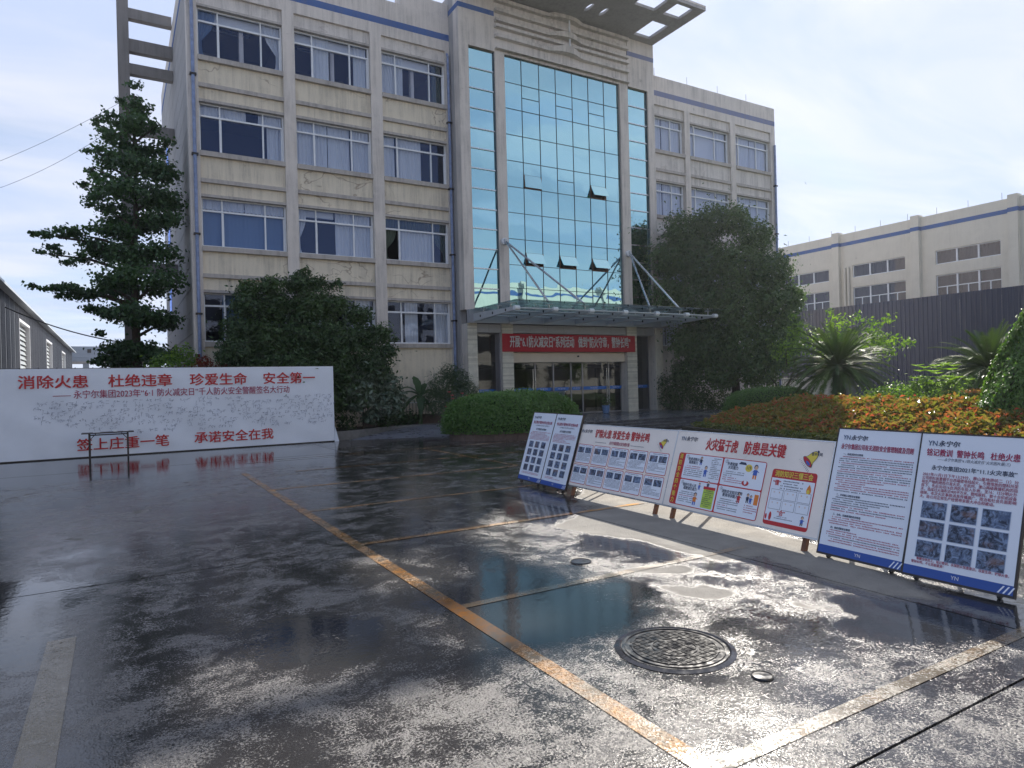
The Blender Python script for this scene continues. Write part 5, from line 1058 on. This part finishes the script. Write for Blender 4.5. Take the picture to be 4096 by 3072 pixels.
# cone evergreen
G=things('cone_evergreen','cone shaped clipped bright green evergreen at the right edge','tree')
n=26000; u_=NR.random(n)**.6; th=NR.uniform(0,6.28,n); cx,cy_=15.75,6.05; rad=(1-(1-u_)**1.15)*1.25*(1+.07*np.sin(th*5+u_*9))+NR.normal(size=n)*.035; zz=.5+(1-u_)*2.95
P=np.column_stack([cx+rad*np.cos(th),cy_+rad*np.sin(th),zz]); nn=np.column_stack([np.cos(th),np.sin(th),np.full(n,.5)])+NR.normal(size=(n,3))*.35; V,F,_=leaves(P,nn,.085,.55,axis=np.array([0,0,1.]),jit=.5); npmesh('crown',V,F,F_CYP,G,{'rnd':np.repeat(np.clip(NR.normal(.5,.25,n),0,1),4)})
MB().tube([(cx,cy_,.2),(cx,cy_,3.2)],[1.1,.02],14).build('inner_mass',M_DEEPSHADE,G)
# right end low wall and railing
G=things('garden_wall','low cream wall with dark railing behind the large dark tree','wall')
ebox('wall',M_PALEWALL,G,31.2,36.5,24.2,24.4,0,1.6); ebox('wall',M_PALEWALL,G,22.2,30.9,22.95,23.1,.2,1.0)
MB().tube([(22.2,23.0,1.5),(30.9,23.0,1.5)],.02,6).build('top_rail',M_DARKMETAL,G)
bar=MB().tube([(0,0,0),(0,0,.5)],.01,4).mesh('railing_bar',M_DARKMETAL)
for x in np.arange(22.25,30.9,.14): o=link('railing_bar',bar,G); o.location=(x,23.0,1.0)
G=things('garden_railing','low dark railing along the planting bed below the left wing windows','railing')
MB().tube([(7.6,23.5,1.05),(11.4,23.5,1.05)],.02,6).build('top_rail',M_FRAME,G); ebox('base_wall',M_BRICKP,G,7.6,11.4,23.42,23.58,.2,.6)
bar=MB().tube([(0,0,0),(0,0,.45)],.01,4).mesh('railing_bar',M_DARKMETAL)
for x in np.arange(7.7,11.4,.13): o=link('railing_bar',bar,G); o.location=(x,23.5,.6)
# ================= hoarding =================
G=things('metal_hoarding','tall dark blue corrugated metal hoarding in front of the cream factory','fence')
def corr(axis_len,h_,pitch,dp,mat,name):
    n_=int(axis_len/pitch); m=MB(); pts=[]
    for i in range(n_):
        y=i*pitch; pts+=[(y,0),(y+pitch*.62,0),(y+pitch*.72,-dp),(y+pitch*.9,-dp)]
    pts.append((n_*pitch,0)); nn=len(pts)
    m.v=[(q,p_,0) for p_,q in pts]+[(q,p_,h_) for p_,q in pts]; m.f=[(i,i+1,nn+i+1,nn+i) for i in range(nn-1)]; m.fix=False
    return m.mesh(name,mat)
def paintmetal(name,c1,c2):
    m,t,b,o=base_mat(name); p=pos(t,(.35,.35,.06)); n=noise(t,p,1.1,4,.6); st=noise(t,pos(t,(3,3,.25)),1.5,4)
    col=mixc(t,rng(t,n,.35,.65,0,1),c1,c2); col=mixc(t,rng(t,st,.6,.8,0,.35),col,(.14,.11,.10)); L(t,col,b.inputs['Base Color']); b.inputs['Roughness'].default_value=.42; b.inputs['Metallic'].default_value=.2; return m
M_HOARD=paintmetal('navy_sheet_metal',(.014,.025,.075),(.028,.042,.095)); M_HOARD2=paintmetal('faded_sheet_metal',(.06,.058,.08),(.04,.052,.09))
sh1=corr(1.0,5.8,.25,.035,M_HOARD,'cladding_sheet'); sh2=corr(1.0,5.8,.25,.035,M_HOARD2,'cladding_sheet')
for i in range(34):
    o=link('cladding_sheet',sh1 if i<19 else sh2,G); o.location=(39.7+rnd.uniform(-.006,.006),6.0+i*1.005,.2)
for i in range(0,34,3): ebox('post',M_DARKMETAL,G,39.78,39.86,6+i*1.005,6.08+i*1.005,0,5.95)
YS=tag(ebox('yellow_notice',plain('yellow_plate',(.75,.55,.03),.5),None,39.58,39.62,16.2,16.72,3.1,3.55),'small yellow plate on the hoarding beside the cone evergreen','sign')
YS.location=(0,-.1,0)
# ================= cream factory on the right =================
FB=things('cream_factory','cream factory block with blue roof stripe behind the hoarding','building')
X=48.0
ys=[12,19.55,25.45,31.4,37.6,43.5]
FR=MB()
ebox('roof_parapet',M_PALEWALL,FB,X,X+12,11.4,47,11.75,12.4)
ebox('blue_band',M_BLUE,FB,X-.012,X+11.99,11.39,47.01,11.48,11.75)
M_FG=glass_mat('factory_glass',(.6,.6,.66),(.7,.75,.9),.08)
def wallpieces(y0,y1,wins):
    # y0..y1 bay wall with window holes; wins: list of (ya,yb,za,zb)
    cur=0.; zs=sorted(set([0,11.48]+[w[2] for w in wins]+[w[3] for w in wins]))
    for za,zb in zip(zs[:-1],zs[1:]):
        ws=[w for w in wins if w[2]<=za and w[3]>=zb]
        if not ws: ebox('wall',M_PALEWALL,FB,X,X+.3,y0,y1,za,zb)
        else:
            w_=ws[0]; ebox('wall',M_PALEWALL,FB,X,X+.3,y0,w_[0],za,zb); ebox('wall',M_PALEWALL,FB,X,X+.3,w_[1],y1,za,zb)
def fwin(ya,yb,za,zb,rows,curt=True):
    m=MB(); t=.06; m.box(X+.1,X+.18,ya,yb,za,za+t).box(X+.1,X+.18,ya,yb,zb-t,zb)
    for q in np.linspace(ya,yb,4): m.box(X+.09,X+.19,max(ya,q-.05),min(yb,q+.05),za+t,zb-t)
    if rows:
        zt=zb-.8; m.box(X+.095,X+.175,ya,yb,zt-.03,zt+.03)
        for q in np.linspace(ya,yb,7)[1::2]: m.box(X+.1,X+.17,q-.03,q+.03,za+t,zt-.03)
    fr_=m.build('window',M_FRAME,FB)
    e=np.linspace(ya,yb,4)
    for a,b_ in zip(e[:-1],e[1:]):
        MB().quad((X+.14,a+.05,za),(X+.14,b_-.05,za),(X+.14,b_-.05,zb),(X+.14,a+.05,zb)).build('pane',M_FG,fr_)
        cm=MB(); n_=40
        for i in range(n_+1): y=a+.05+(b_-a-.1)*i/n_; xx=X+.32+.05*math.sin(i*1.9)+.02*math.sin(i*.7); cm.v+=[(xx,y,za),(xx,y,zb)]
        cm.f=[(2*i,2*i+2,2*i+3,2*i+1) for i in range(n_)]; cm.fix=False; cm.build('curtain',MATS.get('mauve_curtain') or cloth('mauve_curtain',(.15,.12,.13),.2),fr_,smooth=True)
def Wn(ya,yb): return [(ya,yb,8.98,9.93),(ya,yb,6.4,8.25)]
for (ya,yb,y0,y1) in ((20.6,24.5,19.55,25.45),(26.53,30.45,25.45,31.4),(32.4,36.5,31.4,37.6),(38.6,42.4,37.6,47),(13.4,18.0,11.4,19.55)):
    W_=Wn(ya,yb); wallpieces(y0,y1,W_); fwin(ya,yb,8.98,9.93,False); fwin(ya,yb,6.4,8.25,True)
ebox('inner_wall',M_DARKROOM,FB,X+3,X+3.1,11.5,46.9,0,11.4); ebox('inner_roof',M_DARKROOM,FB,X+.3,X+3.1,11.5,46.9,11.3,11.4)
for y in (19.8,25.7,31.65,37.8): ebox('pier',M_PALEWALL,FB,X-.30,X-.001,y-.27,y+.27,0,11.48); ebox('pier_cap',M_PALEWALL,FB,X-.30,X+.3,y-.27,y+.27,12.401,12.55); ebox('blue_band',M_BLUE,FB,X-.312,X-.013,y-.28,y+.28,11.48,11.75); ebox('pier_cap',M_PALEWALL,FB,X-.30,X-.002,y-.27,y+.27,11.751,12.40)
for y in (31.0,30.72): MB().tube([(X-.12,y,0),(X-.12,y,9.8)],.09,8).build('drain_pipe',M_PALEWALL,FB)
rod2=MB().tube([(0,0,0),(0,0,.5)],.012,4).mesh('lightning_rod',M_DARKMETAL)
for y in np.arange(20.6,46,1.95): o=link('lightning_rod',rod2,FB); o.location=(X+.3,y,12.4)
# ================= grey shed on the left and link building =================
SH=things('grey_shed','long grey corrugated metal shed with roller doors at the left edge','building')
M_SHED=paintmetal('grey_sheet_metal',(.13,.145,.17),(.08,.09,.115))
def shw(y0,y1,z0,z1):
    L_=y1-y0; n_=max(1,round(L_/1.5))
    for i in range(n_):
        k=('s',round(L_/n_,2),round(z1-z0,2))
        if k not in SMESH:
            m=corr(L_/n_,z1-z0,.25,.03,M_SHED,'wall_sheet')
            for v in m.vertices: v.co.x=-v.co.x
            SMESH[k]=m
        o=link('wall_sheet',SMESH[k],SH); o.location=(-4.0,y0+i*L_/n_,z0)
drs=[(39.8,44.2),(54.2,58.7),(68.8,73.2)]
cur=22
for a,b_ in drs: shw(cur,a,0,6.05); shw(a,b_,5.27,6.05); cur=b_
shw(cur,84,0,6.05)
M_SLAT=plain('roller_slat',(.32,.35,.36),.4,.3,.1)
for a,b_ in drs:
    d_=MB(); 
    d_.box(-4.25,-3.96,a-.08,a,0,5.35).box(-4.25,-3.96,b_,b_+.08,0,5.35).box(-4.25,-3.96,a-.08,b_+.08,5.27,5.40); d_=d_.build('roller_door',M_FRAME,SH)
    for k in range(21): MB().prism([(-4.2,.02+k*.25),(-4.12,.02+k*.25),(-4.2,.235+k*.25)],'y',a,b_).build('door_slat',M_SLAT,d_)
ebox('wall_core',M_DARKMETAL,SH,-4.3,-4.26,22,84,0,6.0); ebox('end_wall',M_SHED,SH,-20,-4.3,83.9,84,0,6.0); MB().prism([(-14,0),(-4.04,0),(-4.04,5.97),(-14,8.19)],'y',21.9,22.0).build('end_wall',M_SHED,SH)
MB().prism([(-3.6,5.98),(-3.6,6.08),(-14,8.3),(-14,8.2)],'y',21.8,84.2).build('roof',plain('shed_roof',(.5,.55,.6),.4,.2),SH)
LK=things('link_building','pale grey raised block beyond the shed, with an open gateway below','building')
M_LK=plain('pale_grey_cladding',(.36,.40,.46),.6,0,.06,.4)
for k in range(4): ebox('cladding_panel',M_LK,LK,-7+.0,6,88,96,5.25+.42*k,5.25+.42*k+.405)
ebox('vent_window',M_DARKMETAL,LK,-2.72,-2.36,87.95,88.05,6.2,6.62); ebox('beam',M_LEDGE,LK,-7,6,87.9,88.3,5.02,5.24)
for x in (-3.1,-7,2,5.5): ebox('pillar',M_LK,LK,x-.08,x+.5,88,88.5,0,5.02)
# opposite factory, seen in the glass
OP=things('opposite_factory','long cream factory across the yard, mirrored in the tower glass','building')
ebox('wall',M_PALEWALL,OP,-30,110,-24,-22,0,12.2); ebox('blue_band',M_BLUE,OP,-30,110,-24,-21.985,12.2,12.6); ebox('parapet',M_PALEWALL,OP,-30,110,-24,-22,12.6,13.5)
wn=MB().box(0,4.2,0,.05,0,1.8).box(-.1,4.3,-.02,.03,-.1,0).mesh('window',M_GLASS); wb=MB().box(0,4.2,-.02,0,0,1.8).mesh('window_recess',M_DARKROOM)
for z in (2.0,5.4,8.6):
    for x in np.arange(-26,106,6.0):
        o=link('window_recess',wb,OP); o.location=(x,-21.94,z)
for x in np.arange(-30,110,12.): ebox('pier',M_PALEWALL,OP,x,x+.5,-22,-21.7,0,13.7)
# wires
WR=things('overhead_cable','black cable sagging from the grey shed to the ginkgo','cable')
def sag(a,b_,s_,r_,name='wire',par=None,n=16):
    a=Vector(a); b_=Vector(b_); m=MB().tube([a.lerp(b_,k/n)-Vector((0,0,s_*4*(k/n)*(1-k/n))) for k in range(n+1)],r_,5); m.fix=False; return m.build(name,M_BLACK,par)
sag((-3.9,34.5,5.35),(.9,30,3.55),.25,.025,'cable',WR)
for i,(a,b_) in enumerate((((-5.3,30,9.0),(.3,30,12.9)),((-5.3,30,8.3),(.3,30,12.1)))):
    o=sag(a,b_,.45 if i else .2,.006,'overhead_wire'); tag(o,('upper thin wire rising across the pale sky to the concrete frame','lower thin wire rising across the pale sky behind the ginkgo')[i],'wire','thin wires over the yard')
VEIL=MB().box(-70,130,-40,110,-1.2,26).build('glare_veil',None,kind='stuff')  # added thin volume, washes out the view towards the sun like lens glare
hm=bpy.data.materials.new('glare_veil_air'); hm.use_nodes=True; ht=hm.node_tree; ht.nodes.clear(); ho=N(ht,'ShaderNodeOutputMaterial'); hv=N(ht,'ShaderNodeVolumePrincipled'); hv.inputs['Density'].default_value=VEIL_DENS; hv.inputs['Color'].default_value=(.86,.91,1,1); hv.inputs['Anisotropy'].default_value=.55
L(ht,hv.outputs[0],ho.inputs['Volume']); VEIL.data.materials.append(hm)
# ================= finish =================
flush_text(KEYS)
bpy.context.view_layer.update()
for o in list(COL.objects):
    if o.type=='EMPTY' and o.parent is None and o.get('category') and o.children:
        mn=Vector((1e9,)*3); mx_=Vector((-1e9,)*3)
        for c in o.children:
            if c.type!='MESH' or not len(c.data.vertices): continue
            for q in c.bound_box:
                v=c.matrix_local@Vector(q)
                for k in range(3): mn[k]=min(mn[k],v[k]); mx_[k]=max(mx_[k],v[k])
        base=Vector(((mn.x+mx_.x)/2,(mn.y+mx_.y)/2,mn.z))
        for c in o.children: c.location=c.location-base
        o.location=base
